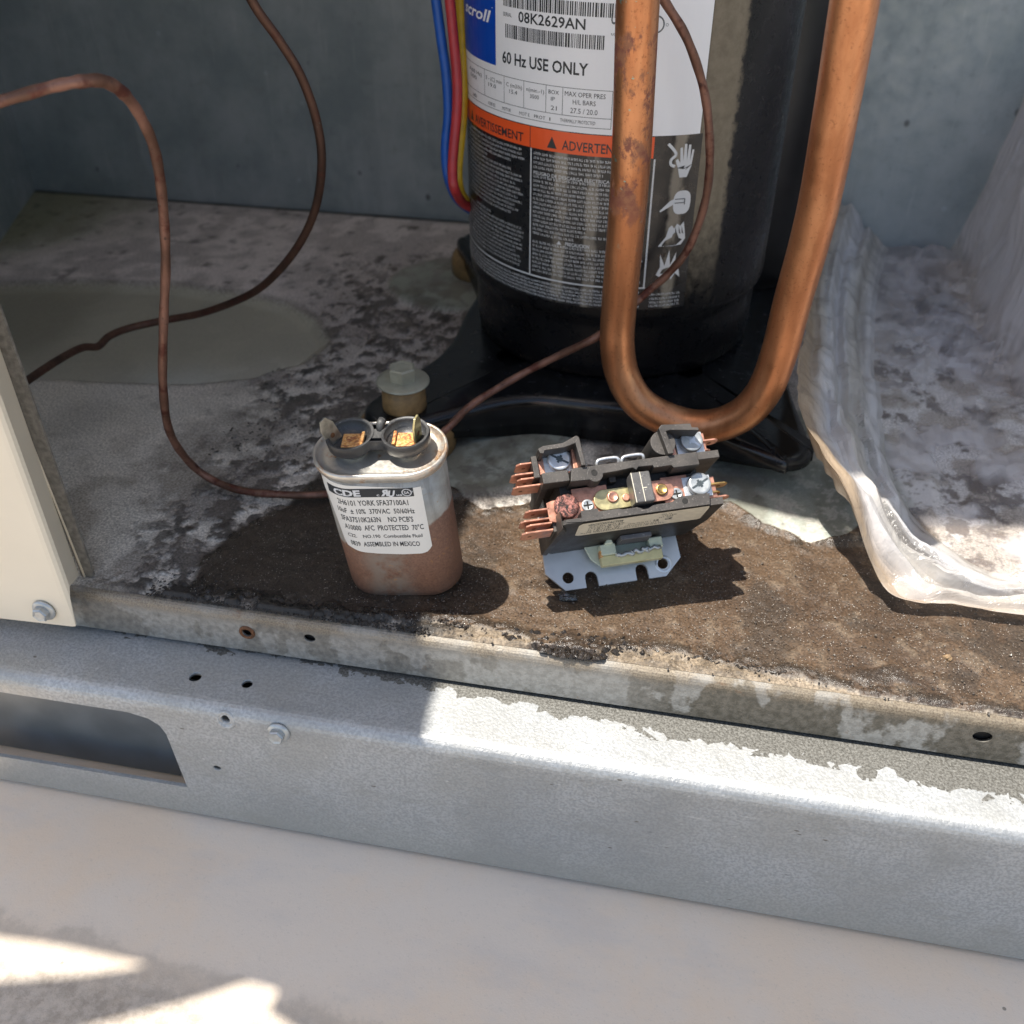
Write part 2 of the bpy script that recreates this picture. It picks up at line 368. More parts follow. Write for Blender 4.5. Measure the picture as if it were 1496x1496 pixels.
def m_warn():
    b = NB('black_warning_print'); n = b.noise(7, 5, .6); X = b.sep()
    a = b.math('ARCTAN2', X[0], b.math('MULTIPLY', X[1], -1))
    a2 = b.math('ADD', a, b.math('MULTIPLY', b.math('SUBTRACT', n, .5), .05))
    s1 = b.math('MULTIPLY', b.ramp(a2, -.31, -.285), b.ramp(a2, -.21, -.235)); s2 = b.math('MULTIPLY', b.ramp(a2, -.115, -.09), b.ramp(a2, -.02, -.05)); s3 = b.math('MULTIPLY', b.ramp(a2, .36, .39), b.ramp(a2, .46, .43))  # tan vertical bands: reflections painted into the black print
    s = b.math('MULTIPLY', b.math('ADD', b.math('ADD', s1, s2), s3), b.ramp(b.noise(12, 4, .6, b.coord(1, 1, .5)), .38, .55, .05, .75))
    c = b.mix(s, (.012, .013, .015), (.30, .265, .21))
    return b.fin(c, b.ramp(n, .3, .7, .22, .4), 0.)
MT = {}
MT['pan'] = m_pan(); MT['lip'] = m_lip(); MT['rail'] = m_rail(); MT['wall'] = m_wall(); MT['conc'] = m_concrete()
def m_pipe():
    b = NB('brown_copper'); X = b.sep(); st = b.noise(10, 5, .6, b.coord(1, 1, .10)); n1 = b.noise(6, 5, .65); n2 = b.noise(1.5, 4, .7)
    c = b.mix(b.ramp(st, .38, .62), (.44, .185, .085), (.58, .275, .135))
    c = b.mix(b.ramp(n2, .56, .70, 0, .55), c, (.20, .08, .04))
    leg = b.math('MULTIPLY', b.ramp(X[0], .012, -.01), b.ramp(X[2], .11, .15))
    t = b.math('MULTIPLY', b.ramp(b.noise(11, 6, .7, b.coord(1, 1, .6)), .50, .58), leg)
    c = b.mix(b.math('MULTIPLY', t, .8), c, b.mix(b.ramp(n1, .4, .6), (.13, .035, .04), (.26, .12, .07)))
    g = b.math('MULTIPLY', b.ramp(b.noise(4.5, 5, .6), .66, .70), leg); c = b.mix(b.math('MULTIPLY', g, .9), c, (.24, .42, .36))
    return b.fin(c, b.math('ADD', b.ramp(n1, .3, .7, .30, .44), b.math('MULTIPLY', t, .2)), b.ramp(t, 0, 1, .82, .3), b.bump(b.math('ADD', n2, b.math('MULTIPLY', st, .6)), .12, .5))
MT['copper'] = m_pipe()
MT['capil'] = m_copper('tarnished_capillary_copper', (.13, .07, .05), (.26, .14, .105), .8, .55)
MT['capil2'] = m_copper('dark_capillary_copper', (.07, .04, .03), (.13, .07, .05), .6, .55)
MT['can'] = m_can(); MT['lid'] = m_lid(); MT['shell'] = m_shell()
MT['plast'] = m_plastic()
MT['cream'] = simple('cream_paint', (.78, .70, .56), .45, 0, .03, 40)
MT['strip'] = simple('speckled_zinc_strip', (.25, .23, .20), .6, .2, .22, 2.5, .2)
MT['zinc'] = simple('bright_zinc', (.74, .76, .78), .34, .65, .1, 2, .1)
MT['dzinc'] = simple('aged_zinc', (.34, .33, .29), .35, .75, .2, 2.5, .1); MT['zincw'] = simple('white_zinc_plate', (.64, .65, .65), .42, .55, .05, 8, .03)
MT['yzinc'] = simple('yellow_zinc', (.68, .60, .32), .35, .8, .15, 3)
MT['brass'] = simple('brass', (.62, .40, .15), .35, .9, .15, 2)
MT['pink'] = simple('fresh_copper', (.72, .36, .25), .38, .75, .16, 2.5, .08)
def m_scorch():
    b = NB('scorched_copper'); n = b.noise(2.6, 5, .7, None, 1.2); n2 = b.noise(.8, 4, .7)
    c = b.mix(b.ramp(n, .42, .56), (.045, .022, .02), b.mix(b.ramp(n2, .35, .65), (.20, .07, .055), (.46, .20, .16)))
    return b.fin(c, .5, .25, b.bump(b.math('ADD', n2, n), .5, .9))
MT['scorch'] = m_scorch()
MT['bake'] = m_dusty('dusty_dark_moulding', (.022, .020, .018), (.135, .118, .105), .5, .42, .7)
MT['cup'] = m_dusty('black_insulator', (.018, .019, .022), (.17, .165, .155), .4, .3, .5)
MT['rubber'] = simple('amber_rubber_grommet', (.30, .19, .08), .55, 0, .2, 5, .2)
MT['bolt'] = simple('grey_green_bolt', (.40, .40, .32), .45, .3, .1, 6, .1)
MT['bolts'] = simple('zinc_hex_bolt', (.50, .52, .52), .38, .55, .12, 3, .1)
MT['yel_pl'] = simple('yellowed_plastic', (.62, .56, .30), .4, 0, .08, 4)
MT['pale_pl'] = simple('pale_translucent_plastic', (.58, .62, .48), .35, 0, .06, 4)
MT['blue'] = simple('blue_wire', (.012, .09, .40), .42, 0, .1, 6); MT['red'] = simple('red_wire', (.42, .035, .04), .42, 0, .1, 6); MT['yellow'] = simple('yellow_wire', (.72, .46, .03), .42, 0, .1, 6)
MT['white'] = m_ink('label_white', (.80, .81, .83), .05)
MT['cwhite'] = m_ink('worn_label_white', (.70, .69, .66), .25)
MT['tanlab'] = simple('aged_paper_label', (.62, .57, .46), .5, 0, .08, 3)
MT['ink'] = m_ink('black_ink', (.02, .025, .03), .5)
MT['grey_ink'] = m_ink('grey_ink', (.10, .11, .12), .6)
MT['warn'] = m_warn()
MT['orange'] = simple('orange_print', (.80, .10, .02), .4, 0, .02, 8)
MT['lblue'] = simple('blue_print', (.0, .06, .42), .38, 0, .02, 8)
MT['wink'] = m_ink('white_ink', (.60, .62, .64), .5)
MT['dark'] = simple('dark_cavity', (.015, .014, .013), .8, 0, .1, 4)
MT['mudc'] = simple('wet_black_grime', (.035, .028, .022), .35, 0, .3, 1, .3)
MT['blocker'] = simple('blocker_paint', (.55, .52, .46), .5, 0, .04, 50)
MT['inwall'] = simple('slot_interior_steel', (.20, .22, .235), .45, .4, .1, 20)
MT['brown'] = simple('rust_brown', (.20, .085, .035), .6, .2, .3, 1.2, .2)
def m_flux():
    b = NB('orange_flux_rust'); n = b.noise(3.2, 5, .6, None, 1.5); n2 = b.noise(1, 4, .7)
    c = b.mix(b.ramp(n, .36, .58), (.26, .07, .03), b.mix(b.ramp(n2, .35, .65), (.62, .26, .06), (.78, .50, .22)))
    return b.fin(c, .42, .15, b.bump(n2, .25, .8))
MT['orust'] = m_flux()

# ------------------------------------------------------------------ ground
def grid(name, x0, x1, y0, y1, z, nx, ny, mat, zf=None):
    X, Y = np.meshgrid(np.linspace(x0, x1, nx), np.linspace(y0, y1, ny)); Z = np.full(X.shape, float(z)) if zf is None else zf(X, Y)
    F = [(j*nx+i, j*nx+i+1, (j+1)*nx+i+1, (j+1)*nx+i) for j in range(ny-1) for i in range(nx-1)]
    return mobj(name, np.stack([X, Y, Z], -1), F, mat, smooth=True)
g = grid('ground', -4000, 4000, -4000, 4000, -102, 2, 2, MT['conc']); g['kind'] = 'structure'

# ------------------------------------------------------------------ the unit's cabinet
cab = empty('condenser_cabinet', (0, 0, 0), 'opened air conditioner cabinet with grimy galvanised pan, cream corner panel and zinc base rail', 'cabinet')
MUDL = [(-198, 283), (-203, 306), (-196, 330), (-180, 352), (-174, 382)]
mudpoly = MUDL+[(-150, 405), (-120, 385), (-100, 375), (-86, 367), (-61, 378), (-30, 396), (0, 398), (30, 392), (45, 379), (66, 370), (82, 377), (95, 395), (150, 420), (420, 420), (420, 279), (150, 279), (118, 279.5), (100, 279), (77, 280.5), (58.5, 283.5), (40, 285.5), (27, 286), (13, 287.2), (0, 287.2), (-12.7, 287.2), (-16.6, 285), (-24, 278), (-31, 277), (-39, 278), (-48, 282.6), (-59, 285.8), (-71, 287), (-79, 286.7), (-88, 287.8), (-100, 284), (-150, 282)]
pocket = [(-500, 548), (-444, 566), (-427, 571), (-365, 581), (-302, 577), (-264, 566), (-236, 546), (-220, 520), (-225, 492), (-246, 470), (-279, 454), (-330, 446), (-420, 436), (-520, 440)]
whitep = [(95, 700), (100, 560), (104, 480), (108, 430), (120, 378), (150, 350), (420, 342), (420, 760), (90, 760)]
PADS = [(-112, 432, 60, 60), (70, 430, 60, 59), (-160, 615, 48, 44), (70, 640, 40, 40)]
def pan_fields(X, Y):
    n1 = fbm(X, Y, 14, 3, 5); n2 = fbm(X, Y, 4, 11, 4); n3 = fbm(X, Y, 50, 23, 4); n4 = fbm(X, Y, 2.2, 31, 3); nb = fbm(X, Y, 7, 77, 5, .70)
    wob = (n1-.5)*9
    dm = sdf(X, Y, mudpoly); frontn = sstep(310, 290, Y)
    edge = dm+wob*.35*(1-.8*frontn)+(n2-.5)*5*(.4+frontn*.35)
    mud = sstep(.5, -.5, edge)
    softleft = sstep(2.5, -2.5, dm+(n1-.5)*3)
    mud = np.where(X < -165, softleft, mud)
    dp = sdf(X, Y, pocket)+(n3-.5)*8; pk = sstep(4, -8, dp)
    pad = np.zeros_like(X)
    for cx, cy, rx, ry in PADS:
        d = np.hypot((X-cx)/rx, (Y-cy)/ry); pad = np.maximum(pad, sstep(1.04, .93, d))
    dw = sdf(X, Y, whitep)+(n1-.5)*10; wh = sstep(3, -6, dw)
    Z = -6.*pk+3.2*pad*(1-mud*.0)+mud*(1.0+(n2-.5)*.9+(n1-.5)*.9)+(n1-.5)*.5*(1-pk)
    # colours
    def C(r, g_, b_): return np.array([r, g_, b_])[None, None, :]
    def mx(a, b_, f): return a*(1-f[..., None])+b_*f[..., None]
    col = mx(C(.50, .47, .42), C(.64, .60, .54), sstep(.35, .65, n3))
    rear = sstep(420, 560, Y+(n3-.5)*60)
    col = mx(col, mx(C(.46, .42, .41), C(.66, .60, .585), sstep(.4, .6, n1)), rear)
    col = mx(col, C(.22, .22, .15), sstep(-400, -520, X+(n3-.5)*80)*sstep(560, 640, Y))          # olive tone in the rear left corner
    # blotchy grime between the pocket and the compressor, thinning out to the left
    cr = sstep(-300, -190, X+(n3-.5)*60)*sstep(700, 640, Y)*sstep(70, 20, X)
    thr = .655-.155*cr
    core = sstep(-285, -215, X+(n3-.5)*70)*sstep(660, 560, Y+(n3-.5)*60)*sstep(60, 10, X); thr = thr-.035*core; sp = sstep(thr-.02, thr+.09, nb)*(.4+.6*core)
    left = sstep(-250, -215, X+(n3-.5)*50)+sstep(440, 520, Y)*(X < -200)*.8; left = np.clip(left, 0, 1)
    col = mx(col, C(.035, .03, .028), sp*(1-pk)*(.2+.7*left))
    col = mx(col, C(.15, .13, .115), sstep(.36, .6, n1)*np.maximum(cr*.5, core)*(1-pk)*.65)
    few = sstep(.66, .76, fbm(X, Y, 9, 91, 4, .55)); col = mx(col, C(.04, .03, .025), few*(1-pk)*(.25+.5*left))
    col = mx(col, C(.33, .29, .24), sstep(.5, .62, n1)*(1-left)*(1-pk)*.6*sstep(420, 340, Y))
    # clean pressed pocket with a film of damp; shade at its rear left painted in
    pc = mx(C(.42, .40, .325), C(.55, .55, .50), sstep(500, 455, Y+(X+300)*-.25+(n3-.5)*25))
    col = mx(col, C(.17, .155, .13), sstep(6, 0, np.abs(dp-1))*.6)
    pc = mx(pc, C(.36, .34, .28), sstep(.42, .6, fbm(X, Y, 30, 301, 5, .6))*.5); pc = mx(pc, C(.22, .20, .15), sstep(-370, -430, X+(n3-.5)*60)*.6)
    col = mx(col, pc, sstep(1.5, -2, dp))
    pc = mx(C(.21, .23, .20), C(.31, .335, .29), sstep(.35, .7, n3)); pc = mx(pc, C(.13, .125, .09), sstep(.48, .62, n1)*.6)
    padc = pad*(1-.55*sstep(.5, .62, nb)); col = mx(col, pc, padc*.9)
    # crumbs piled at the back of the front lip
    fr = sstep(20, 2, Y-277)*sstep(-250, -205, X)*sstep(-60, -90, X); col = mx(col, C(.045, .038, .033), fr*sstep(.40, .52, nb))
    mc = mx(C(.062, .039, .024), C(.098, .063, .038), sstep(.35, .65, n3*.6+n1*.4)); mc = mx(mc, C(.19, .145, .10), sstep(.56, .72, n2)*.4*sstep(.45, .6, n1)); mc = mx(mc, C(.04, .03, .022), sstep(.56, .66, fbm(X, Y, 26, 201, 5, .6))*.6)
    mc = mx(mc, C(.036, .029, .024), sstep(-85, -115, X)*.8)  # shade around the capacitor, left of the sun patch, painted into the mud
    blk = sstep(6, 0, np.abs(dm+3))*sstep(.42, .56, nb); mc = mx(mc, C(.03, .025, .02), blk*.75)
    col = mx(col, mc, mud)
    # damp sand in front of the mud
    sand = (1-mud)*sstep(300, 292, Y)*sstep(-110, -95, X); col = mx(col, mx(C(.12, .088, .055), C(.24, .185, .125), sstep(.3, .7, n2)), sand*.92)
    wc = mx(C(.80, .78, .80), C(.44, .385, .34), sstep(.45, .60, n1)); wc = mx(wc, C(.09, .055, .03), sstep(.56, .66, fbm(X, Y, 14, 55, 5, .65)))
    wc = mx(wc, C(.12, .09, .05), sstep(.64, .7, n4)*.7*sstep(.45, .6, n3))
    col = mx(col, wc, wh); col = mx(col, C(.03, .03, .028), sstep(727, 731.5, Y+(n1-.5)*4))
    bk_ = sstep(17, 7, Y-277+(n2-.5)*8)*sstep(-225, -195, X)*sstep(-66, -92, X)*sstep(.34, .5, nb); col = mx(col, C(.018, .016, .014), bk_*.92)
    rough = .62+0*X; rough = rough*(1-mud)+mud*(.34+.25*(n2-.2)); rough = rough*(1-pk)+pk*.33
    rough = np.where(blk*mud > .4, .25, rough)
    lump = sp*cr*left*(1-pk)*(1-mud)*(1-pad)*1.3
    Z = Z+lump+blk*mud*1.1*(nb)+fr*sstep(.42, .6, nb)*1.6*(1-sand)
    l1 = sstep(12, 5, np.hypot((X+33)*.5, (Y-279)*.8)+(n2-.5)*8+(n1-.5)*6); l2 = sstep(5.5, 2, np.hypot((X-88)*.28, (Y-290)-(n1-.5)*10)+(n2-.5)*4)
    Z = Z+l1*(.6+2.8*nb)+l2*2.4*nb; col = mx(col, C(.045, .034, .026), np.maximum(l1*sstep(.3, .5, nb), l2)*.85); rough = np.where(np.maximum(l1, l2) > .5, .22, rough)
    lowf = sstep(279.3, 281.5, Y); Z = Z*lowf
    return Z, col, rough, np.clip(mud+sand*.6, 0, 1), np.clip(np.maximum(pad*(1-mud), pk), 0, 1)
xs = np.concatenate([np.arange(-640, -262, 3.), np.arange(-262, 170, .8), np.arange(170, 421, 4.)])
ys = np.concatenate([np.arange(279.5, 400, .75), np.arange(400, 500, 1.4), np.arange(500, 741, 2.2)])
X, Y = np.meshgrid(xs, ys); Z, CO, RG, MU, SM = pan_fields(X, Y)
nx, ny = len(xs), len(ys)
me = bpy.data.meshes.new('base_pan'); V = (np.stack([X, Y, Z], -1)*S).reshape(-1, 3)
I = (np.arange(ny-1)[:, None]*nx+np.arange(nx-1)[None, :]).ravel(); Q = np.stack([I, I+1, I+1+nx, I+nx], -1)
me.vertices.add(len(V)); me.vertices.foreach_set('co', V.ravel()); me.loops.add(Q.size); me.loops.foreach_set('vertex_index', Q.ravel().astype(np.int32))
me.polygons.add(len(Q)); me.polygons.foreach_set('loop_start', np.arange(0, Q.size, 4, dtype=np.int32)); me.polygons.foreach_set('use_smooth', [True]*len(Q)); me.update(calc_edges=True)
def vattr(me, name, arr, ty='FLOAT'):
    a = me.attributes.new(name, ty, 'POINT')
    if ty == 'FLOAT': a.data.foreach_set('value', np.asarray(arr, np.float32).ravel())
    else:
        A = np.ones((arr.reshape(-1, 3).shape[0], 4), np.float32); A[:, :3] = arr.reshape(-1, 3); a.data.foreach_set('color', A.ravel())
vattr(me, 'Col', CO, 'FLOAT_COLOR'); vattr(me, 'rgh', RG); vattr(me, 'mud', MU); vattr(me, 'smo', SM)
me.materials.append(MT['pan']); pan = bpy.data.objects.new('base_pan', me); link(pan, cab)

def extrude_x(name, prof, x0, x1, mat, parent, th=None, smooth=False, ends=None):
    """open profile in (y,z) -> sheet of thickness th, closed"""
    P = np.array(prof, float); T = np.gradient(P, axis=0); T /= np.linalg.norm(T, axis=1)[:, None]; N = np.stack([-T[:, 1], T[:, 0]], -1)
    B = P+N*th; ring = np.concatenate([P, B[::-1]]); n = len(ring)
    V = [(x0, y, z) for y, z in ring]+[(x1, y, z) for y, z in ring]
    F = [(i, (i+1) % n, (i+1) % n+n, i+n) for i in range(n)]+[tuple(range(n-1, -1, -1)), tuple(range(n, 2*n))]
    o = mobj(name, V, F, mat, parent)
    bm = bmesh.new(); bm.from_mesh(o.data); bmesh.ops.recalc_face_normals(bm, faces=bm.faces); bm.to_mesh(o.data); bm.free()
    return o
# front lip of the pan
lipprof = [(282, -.12), (279.4, -.14), (278.2, -.45), (277.3, -1.15), (276.7, -2.2), (276.4, -3.6), (276.4, -21.6)]
lip = extrude_x('pan_lip', lipprof, -262, 420, MT['lip'], cab, th=1.2)
boolcut(lip, [((-169.8, 277, -10.3), (0, 1, 0), 2.5, 2.5, 12), ((-141.6, 277, -8.6), (0, 1, 0), 2.6, 2.2, 12), ((127.1, 277, -9.5), (0, 1, 0), 3.6, 2.9, 12)])
mb = MB(); mb.lathe([(3.6, 0), (3.5, .5), (2.4, .9), (2.1, .3)], n=24, capb=False, capt=False, M=Matrix.Translation((-169.8, 276.3, -10.3)) @ Matrix.Rotation(math.radians(90), 4, 'X'))
mb.build('rusty_screw_hole_rim', MT['brown'], cab)
mb = MB(); mb.box(-262, 420, 279.2, 279.8, -60, -1.6); mb.build('gap_shade_sheet', MT['dark'], cab)  # near-black sheet behind the lip; the gap's shade put in as colour

# base rail
def rail():
    prof = [(300, -24.0), (251, -24.0)]
    for k in range(7):
        a = math.radians(90+90*k/6); prof.append((250+6*math.cos(a), -30+6*math.sin(a)))
    prof += [(244, -60), (244, -99.4)]
    prof = [prof[0]]+[(p[0], p[1]) for p in prof[1:]]
    o = extrude_x('base_rail', prof, -700, 460, MT['rail'], cab, th=1.8)
    return o
rl = rail()
cut = MB()
slot = [(-420, -35.5), (-214, -34.5), (-205, -36.5), (-200.5, -40), (-198.6, -45), (-196.4, -80.5), (-420, -83)]
cut.prism([(x, z) for x, z in slot], -262, -232, M=Matrix(((1, 0, 0, 0), (0, 0, -1, 0), (0, 1, 0, 0), (0, 0, 0, 1))))
c_ = cut.build('cutter', None); c_.parent = cab
bm = bmesh.new(); bm.from_mesh(c_.data); bmesh.ops.recalc_face_normals(bm, faces=bm.faces); bm.to_mesh(c_.data); bm.free()
md = rl.modifiers.new('cut', 'BOOLEAN'); md.operation = 'DIFFERENCE'; md.object = c_; md.solver = 'EXACT'
dg = bpy.context.evaluated_depsgraph_get(); dg.update(); me2 = bpy.data.meshes.new_from_object(rl.evaluated_get(dg)); rl.modifiers.clear(); rl.data = me2; bpy.data.objects.remove(c_)
boolcut(rl, [((-188.4, 259.6, -24), (0, 0, 1), 2.7, 2.7, 10), ((-165.2, 260.1, -24), (0, 0, 1), 2.4, 2.4, 10), ((-168.8, 244, -29.5), (0, 1, .25), 2.0, 2.0, 14), ((-178.8, 244, -62.7), (0, 1, 0), 1.9, 1.6, 10)])
mb = MB(); mb.box(-700, 460, 262, 263, -99, -30); mb.build('slot_back_plate', MT['inwall'], cab)
mb = MB(); mb.lathe([(4.6, -.2), (4.4, .35), (3.2, .5), (2.2, -.4)], n=28, capb=False, capt=False, M=Matrix.Translation((-168.8, 244.3, -29.8)) @ Matrix.Rotation(math.radians(75), 4, 'X'))
mb.build('hole_rim', MT['rail'], cab)
def hexbolt(loc, nrm, r, mat, name='hex_bolt', flange=True, h=4.2, rf=1.45, parent=None):
    M = Matrix.Translation(Vector(loc)) @ Vector(nrm).to_track_quat('Z', 'Y').to_matrix().to_4x4()
    mb = MB(); mb.lathe([(r*rf, 0), (r*rf, .5), (r*rf*.93, 1.0), (r*1.02, 1.5)], n=32, M=M, capt=True)
    hx = [(r*math.cos(math.radians(60*k+12)), r*math.sin(math.radians(60*k+12))) for k in range(6)]
    hx2 = [(x*.86, y*.86) for x, y in hx]
    V = [M @ Vector((x, y, 1.2)) for x, y in hx]+[M @ Vector((x, y, h-.6)) for x, y in hx]+[M @ Vector((x, y, h)) for x, y in hx2]+[M @ Vector((x*.62, y*.62, h-.35)) for x, y in hx]
    F = [(i+6*j, (i+1) % 6+6*j, (i+1) % 6+6*j+6, i+6*j+6) for j in range(3) for i in range(6)]+[tuple(18+k for k in range(6))]
    mb.add(V, F)
    return mb.build(name, mat, parent)
hexbolt((-145.6, 243.8, -31.5), (0, -1, .12), 3.4, MT['bolts'], parent=cab, h=4.0)

# cream corner panel and its return flange
pr = [(-640, 262), (-330, 264.6), (-246, 266), (-244.2, 266.3), (-243.0, 267.4), (-242.6, 269), (-250.2, 285)]
zb = [-14.5, -13.6, -11.4, -11.2, 4, 9.5, 1]
V = []; n = len(pr)
for (x, y), z_ in zip(pr, zb): V.append((x, y, z_))
V = [(x, y, z) for x, y, z in V]+[(x, y, 410) for x, y in pr]
mo = mobj('cream_corner_panel', V, [(i, i+1, i+1+n, i+n) for i in range(n-1)], MT['cream'], cab)
md = mo.modifiers.new('s', 'SOLIDIFY'); md.thickness = 1.0*S; md.offset = -1
hexbolt((-256, 265.4, -3), (0, -1, 0), 3.6, MT['bolts'], parent=cab, h=4.2)
mb = MB(); 
mb.prism([(-247.3, -3), (-243.3, 1.5), (-244.8, 128), (-246, 410), (-262, 410), (-253.2, 128), (-249.6, 0)], -286.6, -285.4, M=Matrix(((1, 0, 0, 0), (0, 0, -1, 0), (0, 1, 0, 0), (0, 0, 0, 1))))
mb.build('corner_post_flange', MT['strip'], cab)
mb = MB(); mb.tube([(-247.6, 285.2, -3.5), (-252.8, 285.2, 110), (-258, 285.2, 300)], .45, 6); mb.build('panel_edge', MT['cream'], cab)
# walls
mb = MB(); mb.box(-560, 420, 734, 736, -12, 700); mb.build('back_wall', MT['wall'], cab)
wl = [(-557, 736), (-513, 615), (-455, 450), (-262, 292)]
mb = MB()
for a, b_ in zip(wl[:-1], wl[1:]):
    d = np.array(b_)-np.array(a); nn = np.array([d[1], -d[0]])/np.linalg.norm(d)*1.5
    mb.prism([tuple(a), tuple(b_), tuple(np.array(b_)+nn), tuple(np.array(a)+nn)], -8, 410)
mb.build('left_wall', MT['wall'], cab)
mb = MB(); mb.box(419, 421, 284, 736, -12, 700); mb.build('right_wall', MT['wall'], cab)
# added unseen sheet that shapes the sunlight: holes back-projected from the wanted lit patches
TZ = 640
def up(x, y, z): k = TZ-z; return (x-SX*k, y-SY*k)
open1 = [up(-84, 245.5, -24), up(-86, 262, -24), up(-93, 300, 0), up(-92, 372, 0), up(-60, 386, 0), up(0, 394, 0), up(30, 394, 0), up(60, 386, 0), up(90, 384, 0), up(130, 396, 0), up(240, 410, 0), up(340, 415, 0), up(340, 300, 0), up(345, 245.5, -24)]
gz = -102
open2 = [up(*onz(-60, 1362, gz)), up(*onz(90, 1383, gz)), up(*onz(215, 1410, gz)), up(*onz(120, 1424, gz)), up(*onz(-60, 1436, gz))]
open3 = [up(*onz(60, 1530, gz)), up(*onz(130, 1500, gz)), up(*onz(290, 1460, gz)), up(*onz(360, 1436, gz)), up(*onz(405, 1448, gz)), up(*onz(392, 1480, gz)), up(*onz(470, 1530, gz))]
outer = [(-530, 36), (168, 36), (168, 760), (-760, 760), (-760, 330), (-530, 260)]
polys = [[Vector((x, y, 0)) for x, y in pl] for pl in (outer, open1, open2, open3)]
tris = geometry.tessellate_polygon(polys); fl = [v for pl in polys for v in pl]
co = mobj('shade_blocker', [(v.x, v.y, TZ) for v in fl], tris, MT['blocker'], cab)
md = co.modifiers.new('s', 'SOLIDIFY'); md.thickness = 1.2*S

# ------------------------------------------------------------------ text helper
_tc = {}
def text2d(s, w=None, h=1., bold=0.0, shear=0., res=2):
    key = (s, bold, shear, res)
    if key not in _tc:
        cu = bpy.data.curves.new('t', 'FONT'); cu.body = s; cu.size = 1; cu.resolution_u = res; cu.offset = bold; cu.shear = shear; cu.fill_mode = 'FRONT'
        o = bpy.data.objects.new('t', cu); COL.objects.link(o); dg = bpy.context.evaluated_depsgraph_get(); dg.update()
        m = bpy.data.meshes.new_from_object(o.evaluated_get(dg))
        V = np.array([v.co[:2] for v in m.vertices]) if len(m.vertices) else np.zeros((0, 2)); F = [tuple(p.vertices) for p in m.polygons]
        bpy.data.objects.remove(o); bpy.data.curves.remove(cu); bpy.data.meshes.remove(m)
        _tc[key] = (V, F)
    V, F = _tc[key]; V = V.copy()
    x0, x1 = V[:, 0].min(), V[:, 0].max()
    V[:, 0] -= x0; V[:, 1] *= h/.7
    V[:, 0] *= (w/(x1-x0)) if w else h/.7
    return V, F
class Flat:
    """flat print gathered in (u,v) mm"""
    def __init__(s): s.V = []; s.F = []
    def add(s, V, F):
        n = len(s.V); s.V += [tuple(v) for v in V]; s.F += [tuple(i+n for i in f) for f in F]
    def text(s, t, u, v, w=None, h=1., bold=0., shear=0., slope=0., mirror=False):
        V, F = text2d(t, w, h, bold, shear)
        if mirror: V[:, 0] = V[:, 0].max()-V[:, 0]; F = [tuple(reversed(f)) for f in F]
        V[:, 1] += V[:, 0]*slope
        s.add(V+np.array([u, v]), F)
    def rect(s, u0, u1, v0, v1, n=1):
        for k in range(n):
            a = u0+(u1-u0)*k/n; b = u0+(u1-u0)*(k+1)/n
            s.add([(a, v0), (b, v0), (b, v1), (a, v1)], [(0, 1, 2, 3)])
    def poly(s, pts):
        pts = [Vector((x, y, 0)) for x, y in pts]; t = geometry.tessellate_polygon([pts])
        out = []
        for a in t:
            p, q, r = (pts[i] for i in a)
            out.append(a if (q-p).cross(r-p).z > 0 else tuple(reversed(a)))
        s.add([(p.x, p.y) for p in pts], out)
    def ring(s, u, v, r0, r1, a0=0, a1=360, n=20):
        P = []
        for k in range(n+1):
            a = math.radians(a0+(a1-a0)*k/n); P += [(u+r0*math.cos(a), v+r0*math.sin(a)), (u+r1*math.cos(a), v+r1*math.sin(a))]
        s.add(P, [(2*k, 2*k+1, 2*k+3, 2*k+2) for k in range(n)])
    def greek(s, u0, u1, v, h, rnd, word=(2, 6), lw=.42, gap=.26):
        u = u0
        while u < u1-lw:
            n = rnd.randint(*word)
            for k in range(n):
                if u > u1-lw: break
                q = rnd.random()
                if q < .35: s.rect(u, u+lw*.9, v, v+h*.25); s.rect(u, u+lw*.35, v+h*.25, v+h*.95)
                elif q < .7: s.rect(u, u+lw, v+h*.72, v+h*.95); s.rect(u+lw*.5, u+lw, v, v+h*.72)
                else: s.rect(u, u+lw*.4, v, v+h); s.rect(u+lw*.4, u+lw, v+h*.35, v+h*.62)
                u += lw+gap
            u += gap*1.8
    def build(s, name, mat, parent, f, off=(0, 0, 0)):
        return mobj(name, [f(u, v) for u, v in s.V], s.F, mat, parent, off=off)

# ------------------------------------------------------------------ compressor
CX, CY, R = -46., 534., 82.
comp = empty('compressor', (CX, CY, 0), 'black upright scroll compressor with white and orange label, bolted to the pan', 'compressor')
oc = (CX, CY, 0)
mb = MB(); mb.lathe([(60, 24), (74, 25.5), (77.5, 29), (78.3, 36), (78.3, 56), (79, 60), (81.3, 63), (82, 66), (82, 420), (70, 450), (0.1, 460)], n=160)
mb.build('shell', MT['shell'], comp)
